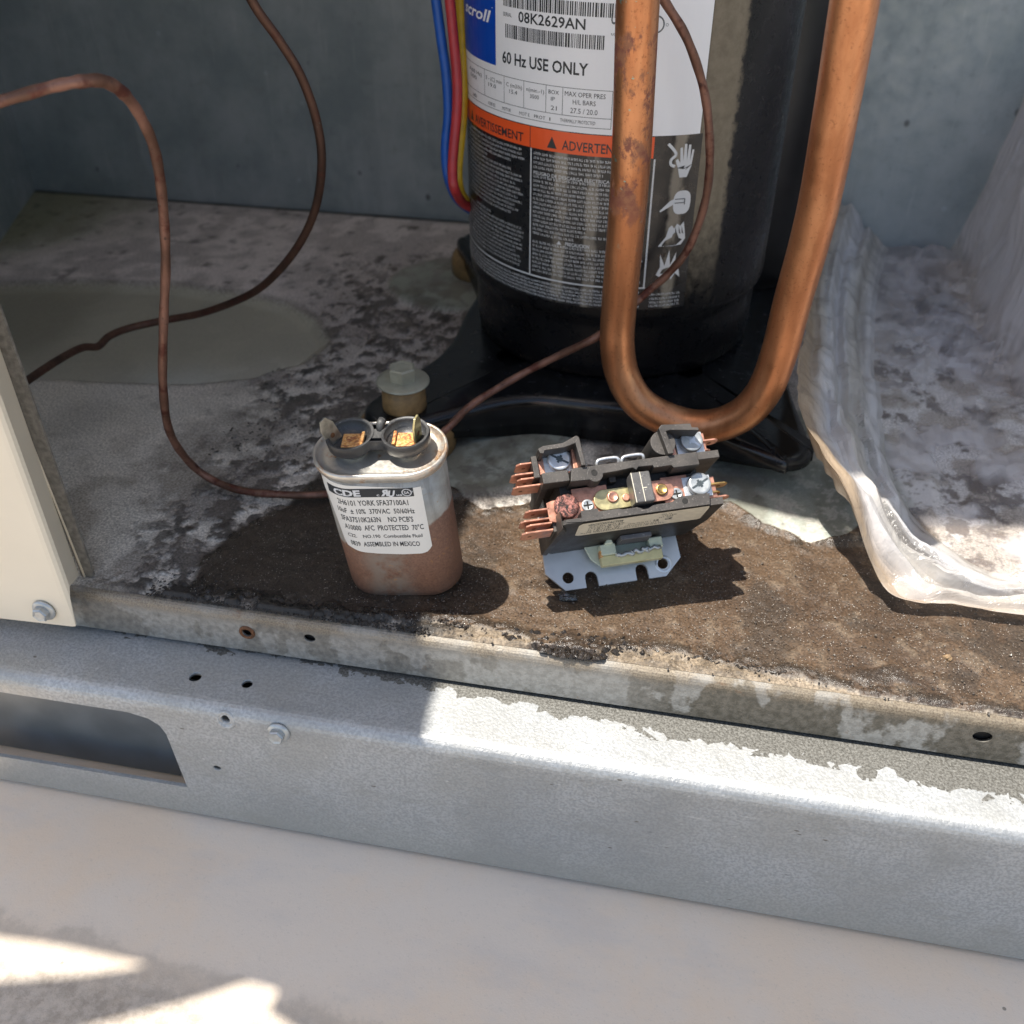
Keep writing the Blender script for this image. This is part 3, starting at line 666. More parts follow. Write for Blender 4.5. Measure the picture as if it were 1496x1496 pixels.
# base plate with four feet
FEET = [(-137-CX, 412-CY), (50-CX, 416-CY), (61-CX, 637-CY), (-143-CX, 637-CY)]
def plate_outline():
    out = []; mids = [(-36-CX, 434-CY, 0), (53-CX+3, 523-CY, 1), (-36-CX, 616-CY, 2), (-137-CX+4, 523-CY, 3)]
    ctrl = []
    for k, (fx, fy) in enumerate(FEET):
        a0 = {0: 150, 1: 255, 2: 345, 3: 75}[k]
        for j in range(5):
            a = math.radians(a0+30*j+(0 if k else 0)); rr_ = 15 if k == 1 else 21; ctrl.append((fx+rr_*math.cos(a), fy+rr_*math.sin(a), 1.))
        nx_, ny_ = FEET[(k+1) % 4]; m = mids[k]
        for t in (.28, .5, .72):
            px = fx+(nx_-fx)*t; py = fy+(ny_-fy)*t
            w_ = 1. if t == .5 else .8
            ctrl.append((px*(1-w_)+w_*(m[0] if k % 2 else px), py*(1-w_)+w_*(m[1] if k % 2 == 0 else py), 0.))
    P = catmull(ctrl+ctrl[:1], 8)[:-1]
    return P
PO = plate_outline(); n = len(PO); P2 = np.array([p[:2] for p in PO]); foot = np.array([min(1, max(0, p[2])) for p in PO])
T = np.roll(P2, -1, 0)-np.roll(P2, 1, 0); T /= np.linalg.norm(T, axis=1)[:, None]; NO = np.stack([T[:, 1], -T[:, 0]], -1)
rows = []
rows.append([(x*.5, y*.5, 27) for x, y in P2])
for k in range(6):
    a = math.radians(90*k/5); rows.append([(x-nx_*(5-5*math.sin(a)), y-ny_*(5-5*math.sin(a)), 20+5*math.cos(a)+.5) for (x, y), (nx_, ny_) in zip(P2, NO)])
rows.append([(x, y, 3+15*f_) for (x, y), f_ in zip(P2, foot)])
rows.append([(x-nx_*2, y-ny_*2, 3+15*f_) for (x, y), (nx_, ny_), f_ in zip(P2, NO, foot)])
rows.append([(x-nx_*2.5, y-ny_*2.5, 18) for (x, y), (nx_, ny_) in zip(P2, NO)])
rows.append([(x*.4, y*.4, 20) for x, y in P2])
V = [v for r_ in rows for v in r_]; F = [(j*n+i, j*n+(i+1) % n, (j+1)*n+(i+1) % n, (j+1)*n+i) for j in range(len(rows)-1) for i in range(n)]
F = [tuple(reversed(f)) for f in F]
MT['plateb'] = simple('black_painted_plate', (.010, .011, .013), .22, 0, .3, 6, .12)
bp = mobj('base_plate', V, F, MT['plateb'], comp, smooth=True)
for k, (fx, fy) in enumerate(FEET):
    if k == 1: continue
    mb = MB(); mb.lathe([(22, 2.5), (25.5, 4), (25.5, 13), (23.5, 17), (9, 18)], c=(fx, fy, 0), n=40); mb.lathe([(10.8, 25), (11.2, 27), (10.8, 39), (8, 40)], c=(fx, fy, 0), n=32)
    gr = mb.build('grommet', MT['rubber'], comp)
    bo = hexbolt((fx, fy, 40), (0.02, -.03, 1), 7.0, MT['bolt'], 'mounting_bolt', h=8.5, rf=1.9, parent=comp)
def cyl(r): return lambda s, z: (r*math.sin(math.radians(s)), -r*math.cos(math.radians(s)), z)
def dg_(mm): return math.degrees(mm/R)
def cyld(r): return lambda u, z: (r*math.sin(u/R), -r*math.cos(u/R), z)       # u in mm along the arc
def A(deg): return R*math.radians(deg)
f = Flat(); f.rect(A(-95), A(29.5), 153, 262, 40); lab = f.build('nameplate', MT['white'], comp, cyld(R+.12))
f = Flat(); f.rect(A(-95), A(30.6), 69.2, 152.95, 40); wl_ = f.build('warning_label', MT['warn'], comp, cyld(R+.12))
f = Flat(); f.rect(A(-95), A(14.8), 143.2, 152.6, 40); f.build('orange_band', MT['orange'], wl_, cyld(R+.2))
f = Flat(); f.rect(A(-95), A(-42.2), 175.0, 262, 18); f.build('blue_panel', MT['lblue'], lab, cyld(R+.2))
rnd = random.Random(5)
# black print on the white nameplate
f = Flat()
f.text('08K2629AN', A(-31.6), 195.4, A(-8.4)-A(-31.6), 4.2, .015)
f.text('60 Hz USE ONLY', A(-38.8), 177.3, A(-7.0)-A(-38.8), 4.9, .02)
def barcode(u0, u1, v0, v1):
    u = u0
    while u < u1:
        w_ = rnd.choice([.32, .32, .6, .9]); f.rect(u, u+w_, v0, v1); u += w_+rnd.choice([.3, .35, .6])
barcode(A(-37.3), A(-2.6), 188.0, 193.6); barcode(A(-38.2), A(1.5), 200.6, 206.0)
cols = [(-64, -49.3, 'A(60 Hz)', '100'), (-49.3, -38, 'E - (C) min', '19.0'), (-38, -29.2, 'C (m3/h)', '15.4'), (-29.2, -20.7, 'n(min.-1)', '3500')]
for a0, a1, t, t2 in cols:
    f.text(t, A(a0+1), 167.6, (A(a1)-A(a0))*.8, 1.7); f.text(t2, A(a0+2.5), 164.9, (A(a1)-A(a0))*.4, 1.7)
f.text('BOX', A(-19.8), 168.2, 5.2, 1.7); f.text('IP', A(-18.9), 165.3, 2, 1.7); f.text('21', A(-18.9), 161.4, 3, 1.9)
f.text('MAX OPER PRES', A(-14.2), 168.2, A(-1.2)-A(-14.2), 2.0); f.text('H/L BARS', A(-11.5), 165.0, 10.5, 2.0); f.text('27.5 / 20.0', A(-12.2), 161.2, 12.5, 2.2)
f.text('THERMALLY PROTECTED', A(-15.5), 156.9, A(-4)-A(-15.5), 1.5)
for a, t in ((-60, 'CAB20'), (-47, '0208-02'), (-39, 'MOTOR'), (-31, 'MOT E'), (-25, 'PROT'), (-19.3, '1')): f.text(t, A(a), 156.6, A(4.2) if t != '1' else .5, 1.5)
f.text('SERIAL', A(-38.3), 196.6, 5.6, 1.6)
f.build('print', MT['ink'], lab, cyld(R+.2))
f = Flat()
for z in (171.6, 159.9, 155.6): f.rect(A(-95), A(.9), z-.12, z+.12, 24)
for a in (-49.3, -38, -29.2, -20.7, -14.9, .9): f.rect(A(a)-.12, A(a)+.12, 159.9 if a < 0 else 155.6, 171.6)
# CSA style roundel and the ends of a recognised-component mark either side of the pipe
f.build('ruled_print', MT['grey_ink'], lab, cyld(R+.2)); f = Flat(); f.ring(A(12.4), 198.4, 2.9, 3.5, -130, 130); f.text('R', A(11.8), 197.2, 1.7, 2.6, .03); f.ring(A(15.6), 198.2, .45, .6); f.build('approval_mark', MT['grey_ink'], lab, cyld(R+.2)); f = Flat(); f.text('UL', A(-.8), 198.3, 4.5, 4, .03); f.text('us', A(-.6), 193.9, 2, 1.3)
f.build('approval_mark', MT['grey_ink'], lab, cyld(R+.2))
f = Flat(); f.text('scroll', A(-67.2), 192.2, A(-44.6)-A(-67.2), 5.0, .02, .25); f.rect(A(-43.8)-.4, A(-43.8)+.1, 198.4, 198.8)
f.build('white_print', MT['white'], lab, cyld(R+.26))
# warning print
f = Flat(); f.text('AVERTISSEMENT', A(-57.5), 144.9, A(-29.2)-A(-57.5), 4.0, .012); f.text('ADVERTENCIA', A(-14.6), 144.8, 32.2, 4.2, .012)
for a in (-60.8, -18.2):
    f.poly([(A(a)-2.5, 144.6), (A(a)+2.5, 144.6), (A(a), 149.8)])
f.rect(A(-26.4)-.15, A(-26.4)+.15, 143.2, 152.6)
f.build('heading_print', MT['ink'], wl_, cyld(R+.27))
f = Flat()
f.rect(A(-95), A(15.7), 80.3, 81.1, 30); f.rect(A(-26)-.35, A(-26)+.35, 81, 143); f.rect(A(15.3)-.4, A(15.3)+.4, 81, 142.8)
f.text('PELIGRO DE DESCARGA ELECTRICA', A(-24.9), 131.3, A(1.6)-A(-24.9), 1.55, .01); f.text('PRECAUCION', A(-12.4), 99.6, 12, 1.7, .02)
f.poly([(A(-15.6), 99.6), (A(-13.8), 99.6), (A(-14.7), 101.5)])
r2 = random.Random(3); z = 140.4; i = 0
while z > 83:
    k = 1.
    if i in (4, 19): z -= 2.12; i += 1; continue
    e2 = {3: .62, 11: .9, 15: .82, 16: .5, 17: .95, 18: .4}.get(i, .97+.03*r2.random())
    f.greek(A(-24.9), A(-24.9)+(A(14.3)-A(-24.9))*e2, z, 1.25, r2)
    z -= 2.12; i += 1
z = 140.6; i = 0
while z > 83:
    e1 = {2: .98, 3: .86, 4: .6, 5: .86, 8: .9, 11: .92, 13: .9, 14: .93, 15: .86, 17: .3, 24: .9, 25: .95}.get(i, .94+.04*r2.random())
    if i == 16: z -= 2.1; i += 1; continue
    if i == 17: f.greek(A(-58), A(-46), z, 1.3, r2)
    else: f.greek(A(-78), A(-78)+(A(-27.6)-A(-78))*e1, z, 1.2, r2)
    z -= 2.12; i += 1
for i, z in enumerate(np.linspace(77.6, 70.4, 5)): f.greek(A(-80), A(14.5 if i else 14), z, 1.15, r2, (5, 9), .48, .22)
for z in (76.4, 74.2, 72.2, 70.4): f.greek(A(17.6), A(28.6), z, 1.15, r2, (4, 8))
f.build('small_print', MT['wink'], wl_, cyld(R+.22))
# hazard pictograms
f = Flat(); U = A(25.3)
f.poly([(U-1.9, 134), (U+1.6, 134), (U+3.4, 139), (U+4.0, 146.2), (U+3.1, 146.3), (U+2.5, 141.2), (U+2.3, 148.5), (U+1.2, 148.6), (U+.9, 141.6), (U+.3, 149.0), (U-.8, 149.0), (U-.8, 141.5), (U-1.7, 147.6), (U-2.8, 147.3), (U-2.2, 140.6), (U-3.5, 142.6), (U-4.5, 141.8), (U-3.0, 138)])
P_ = catmull([(U-8.6, 149.4), (U-5.6, 146.4), (U-4.6, 144.3), (U-6.6, 142.4), (U-6.6, 140.2), (U-4.6, 139.2)], 5)
for a, b_ in zip(P_[:-1], P_[1:]):
    d = (b_-a)/np.linalg.norm(b_-a); q = np.array([-d[1], d[0]])*.65; f.add([a-q, b_-q, b_+q, a+q], [(0, 1, 2, 3)])
def ell(u, v, a, b_, n=18, w=.0): return [(u+a*math.copysign(abs(math.cos(t))**.7, math.cos(t)), v+b_*math.copysign(abs(math.sin(t))**.7, math.sin(t))) for t in np.linspace(0, 2*math.pi, n, endpoint=False)]
f.poly(ell(U+.6, 122.3, 4.3, 5.6)); f.poly([(U-9.6, 118.2), (U-3, 121.8), (U-2.6, 124.6), (U-5.4, 123.2), (U-9.9, 118.9)])
f.poly([(U-9.2, 101.5), (U-5.6, 106.2), (U-4.6, 110.4), (U-3.2, 111.6), (U-2.0, 110), (U-.6, 112.2), (U+1.0, 111.0), (U+2.6, 113.0), (U+3.6, 108.4), (U+4.2, 104.6), (U+2.2, 101.8), (U-2, 101.4)])
f.poly([(U-9.0, 87.2), (U-7.2, 91), (U-7.6, 97.5), (U-5.0, 91.6), (U-3.2, 99.6), (U-2.2, 91.8), (U+.4, 98.2), (U+.2, 91.4), (U+4.4, 96.4), (U+2.4, 89.6), (U+3.4, 85.2), (U+.8, 87.4), (U-1.2, 84.2), (U-2.6, 87.6), (U-6, 85.4)])
f.build('hazard_pictograms', MT['wink'], wl_, cyld(R+.22))
f = Flat()
f.rect(U-3.0, U+1.5, 122.0, 122.35); f.rect(U-3.0, U+2.0, 123.8, 124.15); f.rect(U+1.7, U+2.1, 121.2, 123.8)
f.poly([(U-3.6, 138.4), (U+.2, 139.4), (U-.6, 137.8), (U+3.8, 139.9), (U+.6, 137.2), (U+1.2, 138.3)])
for du in (-.6, 1.2, 2.6): f.poly([(U+du-1, 111.2), (U+du+.4, 107), (U+du-.5, 107.6)])
f.build('pictogram_lines', MT['ink'], wl_, cyld(R+.28))
# black cylinder filling the dark area behind the compressor
ac = MB(); ac.lathe([(0.1, 6), (22, 8), (32, 16), (36, 30), (36, 430), (20, 460)], c=(0, 0, 0), n=72)
acc = empty('black_cylinder', (26, 622, 0), 'black cylinder standing behind the right side of the compressor', 'black_cylinder')
ac.build('cylinder_body', MT['shell2'] if 'shell2' in MT else simple('black_cylinder_paint', (.006, .006, .007), .35, 0, .3, 10), acc)

# ------------------------------------------------------------------ tubes and wires
def tubeobj(name, pts, r, mat, label, cat, n=16, sub=10, rf=None, group=None):
    P = catmull(pts, sub); mb = MB(); mb.tube(P, r, n, rf=rf); o = mb.build(name, mat); tag(o, label, cat, group); return o
Upts = [(948, -190, 392), (940, -90, 398), (932, 0, 405), (921, 250, 430), (905, 440, 458), (902, 505, 467), (911, 552, 473), (938, 592, 477), (985, 616, 479), (1035, 623, 478), (1082, 607, 472), (1115, 573, 464), (1137, 520, 455), (1158, 440, 442), (1198, 290, 415), (1249, 0, 378), (1264, -90, 368), (1282, -190, 358)]
tubeobj('copper_pipe', [at(*q) for q in Upts], 8.0, MT['copper'], 'thick bare copper pipe bent into a U in front of the black compressor', 'pipe', n=40)
c1 = [at(-60, 162, 352), at(0, 148, 350), at(75, 127, 346), at(118, 119, 346), at(152, 119, 350), at(180, 136, 357), at(205, 170, 366), at(226, 220, 377), at(237, 290, 391), at(242, 380, 408), at(239, 470, 424), at(238, 560, 444), at(246, 625, 470), at(268, 665, 492), at(300, 695, 503), at(350, 716, 494), at(420, 723, 485), onz(478, 722, 4), (-143, 364, 6), (-126, 378, 18), at(650, 629, 474), at(690, 591, 482), at(760, 548, 488), at(815, 520, 482), at(872, 492, 470), at(908, 462, 480), at(942, 430, 484), at(978, 398, 480), at(1007, 360, 474), at(1030, 295, 464), at(1037, 225, 455), at(1030, 140, 446), at(1005, 60, 436), at(970, 0, 430), at(935, -60, 424), at(900, -130, 420)]
tubeobj('thin_copper_tube', c1, 1.85, MT['capil'], 'thin copper tube looping down behind the capacitor and up past the compressor label', 'tube', n=14,
        rf=lambda i: 1+.05*math.sin(i*.9)+(.10 if 28 < i < 52 else 0))
c2 = [at(340, -60, 470), at(372, 8, 474), at(410, 62, 480), (at(440, 112, 486)), at(462, 175, 494), at(470, 235, 502), at(462, 300, 516), at(440, 352, 532), at(405, 398, 552), at(365, 430, 572), at(300, 456, 600), at(240, 468, 612), at(190, 479, 612), at(160, 491, 604), at(143, 506, 598), at(120, 508, 590), at(85, 526, 572), at(40, 556, 548), at(0, 585, 525)]
tubeobj('thin_copper_tube', c2, 2.1, MT['capil2'], 'dark thin copper tube curving down before the back wall and across the pan', 'tube', n=14)
wp = lambda L, d: [at(x, y, d+max(0, y-275)*1.1) for x, y in L]
GW = 'coloured wires beside the compressor'
tubeobj('wire', wp([(630, -60), (637, 0), (645, 60), (652, 110), (655, 165), (651, 215), (654, 255), (664, 284), (678, 300), (696, 312)], 530), 2.5, MT['blue'], 'blue insulated wire at the left edge of the compressor, leftmost of the three', 'wire', group=GW)
tubeobj('wire', wp([(650, -60), (657, 0), (663, 60), (668, 120), (667, 170), (663, 215), (661, 250), (664, 276), (676, 296), (694, 306)], 524), 2.5, MT['red'], 'red insulated wire between the blue and the yellow one', 'wire', group=GW)
tubeobj('wire', wp([(668, -60), (672, 0), (675, 60), (677, 120), (675, 180), (670, 230), (669, 262), (674, 284), (686, 298), (700, 304)], 534), 2.5, MT['yellow'], 'yellow insulated wire against the label edge of the compressor', 'wire', group=GW)

# ------------------------------------------------------------------ capacitor
ang = math.radians(8.5)
Rm = Matrix.Rotation(ang, 3, 'Z') @ Matrix.Rotation(math.radians(9.5), 3, 'X') @ Matrix.Rotation(math.radians(-3.5), 3, 'Y')
cap = empty('capacitor', (-108.5, 313.5, 1.6), 'oval metal run capacitor with white CDE label, rusty lower half and two terminals', 'capacitor', rot=Rm.to_euler())
def stadium(L, W, n=20):
    r = W/2; a = L/2-r; out = []
    for k in range(n+1):
        t = math.radians(-90+180*k/n); out.append((a+r*math.cos(t), r*math.sin(t)))
    for k in range(n+1):
        t = math.radians(90+180*k/n); out.append((-a+r*math.cos(t), r*math.sin(t)))
    return out
def loft(mb, rings, capb=True, capt=True, sm=True):
    n = len(rings[0]); V = [v for r_ in rings for v in r_]; F = [(j*n+i, j*n+(i+1) % n, (j+1)*n+(i+1) % n, (j+1)*n+i) for j in range(len(rings)-1) for i in range(n)]
    o = len(mb.V); mb.add(V, F, sm)
    if capb: mb.F.append(tuple(o+k for k in range(n-1, -1, -1))); mb.sm.append(False)
    if capt: mb.F.append(tuple(o+len(V)-n+k for k in range(n))); mb.sm.append(False)
def st(L, W, z): return [(x, y, z) for x, y in stadium(L, W)]
H = 75.
mb = MB(); loft(mb, [st(43, 22, 0), st(46.5, 25.5, .5), st(48.6, 27.6, 2.0), st(49.4, 28.4, 5), st(49.4, 28.4, H-4)]); mb.build('can', MT['can'], cap)
mb = MB(); loft(mb, [st(49.6, 28.6, H-5), st(51.6, 30.6, H-3.6), st(52.6, 31.6, H-1.8), st(52.4, 31.4, H-.4), st(51.0, 30, H+.2), st(49.6, 28.6, H-.4), st(48.8, 27.8, H-2.2), st(43, 22.5, H-2.0)], capb=False)
mb.build('lid', MT['lid'], cap)
# twin terminal cups joined by a bridge
TX = 10.6
for sx in (-1, 1):
    mb = MB(); mb.lathe([(5.2, H-2), (4.8, H), (4.4, H+2.4)], c=(sx*TX, .8, 0), n=32); mb.build('terminal_ferrule', MT['lid'], cap)
def fig8(r, z):
    """outline of two circles with a waist"""
    out = []; d = TX
    w_ = 3.4 if r > 8 else 0
    for k in range(25):
        t = math.radians(-150+300*k/24); out.append((d+r*math.cos(t), .8+r*math.sin(t), z))
    for k in range(25):
        t = math.radians(30+300*k/24); out.append((-d+r*math.cos(t), .8+r*math.sin(t), z))
    return out
mb = MB()
loft(mb, [fig8(8.6, H+1.6), fig8(9.3, H+2.4), fig8(9.6, H+6.2), fig8(9.2, H+7.0)], capb=True, capt=False)
for sx in (-1, 1):
    mb.lathe([(9.2, H+7.0), (8.3, H+7.0), (7.9, H+6.4), (7.7, H+3.4), (.1, H+3.2)], c=(sx*TX, .8, 0), n=40, capb=False, capt=False)
mb.box(-2.2, 2.2, -1.8, 3.4, H+2.6, H+6.6)
mb.build('terminal_cups', MT['cup'], cap)
mb = MB(); mb.tube([(.6, 2.2, H+4), (1.0, 4.6, H+8.4), (1.6, 6.2, H+8.6)], 1.7, 10); mb.build('cup_clip', MT['cup'], cap)
for sx in (-1, 1):
    mb = MB(); x0 = sx*TX
    mb.box(x0-3.4, x0+4.2, -3.9, 3.8, H+3.3, H+4.2); mb.box(x0-4.8 if sx > 0 else x0+4.0, x0-3.6 if sx > 0 else x0+5.2, -3.8, 3.7, H+4.0, H+5.4)
    mb.build('solder_tab', MT['orust'], cap, .25)
    # upright spade with a pointed tip and a hole dimple
    mb = MB(); xs_ = -5.8 if sx < 0 else 4.6
    pts = [(-3.2, 0), (3.2, 0), (3.2, 8.0), (1.4, 11.6), (-1.4, 11.6), (-3.2, 8.0)]
    M = Matrix.Translation((x0+xs_, 0.2, H+3.4)) @ Matrix.Rotation(math.radians(-16 if sx < 0 else 4), 4, 'Y') @ Matrix.Rotation(math.radians(90+(-38 if sx < 0 else -16)), 4, 'Z') @ Matrix.Rotation(math.radians(90), 4, 'X')
    mb.prism(pts, -.4, .4, M=M); sp_ = mb.build('spade_terminal', MT['yzinc'] if sx > 0 else MT['dzinc'], cap, .12)
    mb = MB(); mb.lathe([(1.15, -.45), (1.0, .5)], n=18, M=M @ Matrix.Translation((0, 3.6, 0))); mb.build('hole', MT['brown'], sp_)
# label wrapped on the front of the can
def canf(off):
    r = 28.4/2+off; a = 49.4/2-14.2
    def g(u, z):       # u: arc length from the middle of the front face
        if abs(u) <= a: return (u, -r, z)
        s_ = math.copysign(1, u); t = (abs(u)-a)/14.2
        return (s_*(a+r*math.sin(t)), -r*math.cos(t), z)
    return g
lp = [(-19, 32.5), (-14, 31), (-6, 29.8), (4, 29.2), (12, 29.6), (16.0, 32), (16.3, 66.8), (4, 68.6), (-8, 69.2), (-17.5, 69.5), (-26, 69.8), (-27, 62), (-24.0, 59.5), (-20.3, 58), (-19.5, 56), (-22.2, 53.5), (-21.0, 49), (-19.6, 40)]
f = Flat()
# strips of the label so that it bends with the can
zz = lambda u, top: np.interp(u, [-27, -24, -20.3, 16.3], [69.8, 69.8, 69.6, 66.8]) if top else np.interp(u, [-27, -24, -21.5, -20, -14, -6, 4, 12, 14.5, 16.3], [61, 59.5, 47, 33, 31, 29.8, 29.2, 29.6, 30.4, 33])
us = np.linspace(-27, 16.3, 40)
for a, b_ in zip(us[:-1], us[1:]): f.add([(a, zz(a, 0)), (b_, zz(b_, 0)), (b_, zz(b_, 1)), (a, zz(a, 1))], [(0, 1, 2, 3)])
cl = f.build('label', MT['cwhite'], cap, canf(.15))
f = Flat(); sl_ = -.072
for a, b_ in zip(np.linspace(-21.5, 13.2, 24)[:-1], np.linspace(-21.5, 13.2, 24)[1:]): f.add([(a, 62.6+a*sl_*.0), (b_, 62.6), (b_, 67.2), (a, 67.2)], [(0, 1, 2, 3)])
f.build('black_bar', MT['ink'], cl, canf(.22))
f = Flat(); f.text('CDE', -18.4, 63.3, 11.0, 3.1, .045); f.text('c', -1.2, 63.2, 1.1, 1.3, .02); f.text('R', .5, 63.3, 3.0, 3.2, .05, .0, mirror=True); f.text('U', 3.3, 62.8, 3.0, 3.2, .05, .3); f.text('us', 6.5, 63.2, 2.2, 1.2, .02)
f.ring(10.6, 64.9, 1.55, 1.95); f.text('SA', 9.55, 64.2, 2.1, 1.4, .02); f.ring(12.6, 65.2, .25, .4)
f.build('white_print', MT['wink'], cl, canf(.28))
f = Flat()
for t, u, v, w_, h in (('2H6101 YORK SFA37100A1', -17.8, 58.0, 28.2, 2.9), ('10uF  ± 10%  370VAC  50/60Hz', -18.8, 53.4, 31.0, 2.7), ('SFA37S10K263N    NO PCB\'S', -18.2, 48.6, 29.2, 2.9), ('A10000  AFC  PROTECTED  70°C', -17.6, 43.8, 32.0, 2.9), ('C22.    NO.190  Combustible Fluid', -17.2, 39.4, 30.5, 1.9), ('0839  ASSEMBLED IN MEXICO', -16.8, 34.3, 28.5, 2.7)):
    f.text(t, u, v, w_, h, .012)
f.build('print', MT['ink'], cl, canf(.22))

# ------------------------------------------------------------------ contactor
CR = Matrix(((.92481, -.31471, .21374), (.3799, .73423, -.56265), (.02014, .60154, .79859)))
con = empty('contactor', (-38.08, 298.76, 50.6), 'dark two pole contactor with copper spade terminals tilted on its zinc mounting plate', 'contactor', rot=CR.to_euler())
BK = MT['bake']
# mounting plate
pl = [(4.7, -16.8), (13.9, -16.8), (14.0, -12.6)]+[(16.7+2.7*math.cos(math.radians(a)), -12.6+2.7*math.sin(math.radians(a))) for a in (150, 120, 90, 60, 30)]+[(19.4, -12.6), (19.5, -16.8), (36.5, -16.8), (36.6, -12.6)]+[(39.3+2.7*math.cos(math.radians(a)), -12.6+2.7*math.sin(math.radians(a))) for a in (150, 120, 90, 60, 30)]+[(42, -12.6), (42.1, -16.8), (49.8, -16.8), (57.8, -9.5), (57.3, 30), (-1, 30), (-2.8, -8.2)]
mb = MB(); mb.prism(pl, -50.3, -48.8); pt = mb.build('mounting_plate', MT['zincw'], con)
boolcut(pt, [((6.7, -11.4, -49), (0, 0, 1), 2.5, 2.5, 8), ((49.2, -11.0, -49), (0, 0, 1), 2.5, 2.5, 8)])
mb = MB(); mb.lathe([(3.9, 0), (3.7, .35), (2.7, .1)], c=(49.6, -11.4, -48.8), n=28, capb=False, capt=False); mb.build('hole_rim', MT['zinc'], con)
# moulded housing: bottom block, front and rear rails
mb = MB()
mb.box(.5, 62, .6, 34, -47, -40)                                # base block
mb.box(2.5, 60.5, 1.2, 21.5, -40, -12)                          # core
mb.build('housing', BK, con, .4)
mb = MB()
# front wall: slanted end walls as in a box with flared ends
Mxz = Matrix(((1, 0, 0, 0), (0, 0, -1, 0), (0, 1, 0, 0), (0, 0, 0, 1)))
mb.prism([(x, z) for x, z in [(.6, -.0), (58.4, 0), (58.4, -1.6), (64.9, -1.6), (65.2, -26), (61, -47), (1.2, -48.4), (-2.4, -44), (-1.4, -2)]], -1.8, 0, M=Mxz)
mb.prism([(.4, 0.6), (6.6, .2), (6.9, 4.4), (13.5, 4.6), (13.9, 3.3), (22, 3.3), (23.5, 2.8), (29.5, 2.9), (32.5, 1.2), (36, 2.9), (43.5, 3.0), (47, 4.8), (59.4, 4.6), (58.5, .0), (7, 0)], -7.5, .3)
mb.box(58.4, 64.9, 0, 2.8, -7, -1.5)
mb.box(6.9, 58.4, 0, 4.2, -12, -7.6)
frw = mb.build('front_wall', BK, con, .35)
mb = MB()
mb.prism([(-1.2, -.4), (-4.4, -42), (-1.6, -44), (1.4, -8)], -6, 1.5, M=Mxz) ; mb.box(-3.2, -.6, 0, 8.5, -46, -10)
mb.build('end_web', BK, con, .4)
# rear wall
mb = MB()
mb.prism([(5.2, 16.8), (15.4, 16.5), (17.8, 17.0), (18.8, 18.4), (24.3, 18.6), (31, 19.2), (32.2, 18.0), (33.2, 19.2), (39.2, 19.0), (39.4, 18), (46.6, 18.1), (47.4, 16.9), (58.2, 16.9), (58.2, 22.4), (6.5, 22.2)], -7.5, 0)
mb.box(6.4, 58, 18.9, 22.3, -40, -7.6); mb.box(5.4, 16, 16.9, 22.2, -30, -7.6); mb.box(47.4, 58, 17.1, 22.3, -26, -7.6); mb.box(22.5, 25.4, 16.6, 22.3, -34, -7.6); mb.box(36.2, 39, 17.2, 22.3, -34, -7.6)
mb.box(58.2, 67.8, 19.4, 22.7, -26, -1.8); mb.box(-5.4, 5.3, 17.6, 22.2, -9.5, -1.2); mb.box(-5.4, -2.5, 17.6, 22.2, -42, -9.6)
mb.build('rear_wall', BK, con, .35)
# terminal shrouds left and right at the rear
mb = MB()
mb.prism([(-5.0, 29.4), (-5.6, 31.4), (-3.4, 32.4), (4.6, 32.6), (10.6, 35.0), (11.6, 34.2), (12.2, 22.3), (10.4, 22.3), (9.7, 31.8), (5.0, 30.6), (-3.0, 30.4), (-3.6, 29.2)], -8.5, 1.6)
mb.box(-7.6, -5.2, 22, 31.2, -20, -6); mb.prism([(-3, 32.4), (10.6, 34.8), (11.6, 22.2), (-5, 22.2)], -40, -8.6); mb.build('terminal_shroud', BK, con, .3)
mb = MB()
mb.prism([(44.2, 33.6), (45.6, 35.0), (57.6, 34.0), (57.8, 32.4), (60.4, 32.0), (60.6, 30.6), (48.6, 32.2), (47.0, 32.0), (48.2, 22.4), (45.8, 22.4)], -8.5, 1.8)
mb.prism([(43.4, 33), (58, 33.6), (58, 22.3), (44.6, 22.3)], -40, -8.6); mb.lathe([(5.2, -30), (5.2, -1.5)], c=(45.8, 28.4, 0), n=24); mb.build('terminal_shroud', BK, con, .3)
# moving carrier arm
mb = MB(); mb.box(28.6, 36.6, 4.0, 16.6, -6.0, 2.4); mb.build('carrier_arm', m_dusty('carrier_moulding', (.06, .058, .058), (.20, .19, .18), .45, .35, .7), con, .7)
mb = MB(); mb.box(32.3, 32.6, 4.2, 16.4, 2.38, 2.55); mb.box(28.8, 29.1, 4.2, 16.4, 2.38, 2.5); mb.box(32.5, 34.2, 9.6, 9.9, 2.38, 2.55); mb.build('mould_line', MT['tanlab'], con)
mb = MB(); mb.box(16, 40, 4.6, 18, -20, -14); mb.build('carrier', MT['dark'], con)
# contact straps
def disc(x, y, z, r, h, mat, name, parent, n=28, dome=0.):
    mb = MB(); mb.lathe([(r, 0), (r, h-.25), (r-.25, h), (r*.7, h), (r*.6, h+dome), (.05, h+dome)], c=(x, y, z), n=n); return mb.build(name, mat, parent)
mb = MB(); mb.box(6.5, 21, 5.2, 16.2, -9.4, -8.3); mb.build('contact_strap', MT['pink'], con, .2)
mb = MB(); mb.box(43.5, 54.5, 5.2, 16.0, -9.4, -8.3); mb.build('contact_strap', MT['pink'], con, .2)
mb = MB(); mb.prism([(x+23.3, y+9.6) for x, y in stadium(17.5, 8.6, 12)], -8.2, -7.0); mb.build('moving_contact', MT['yzinc'], con, .25)
disc(22.3, 10.2, -7.0, 2.3, .9, MT['pink'], 'rivet', con, dome=-.25); disc(27.6, 9.3, -7.0, 1.6, .8, MT['pink'], 'rivet', con, dome=.0)
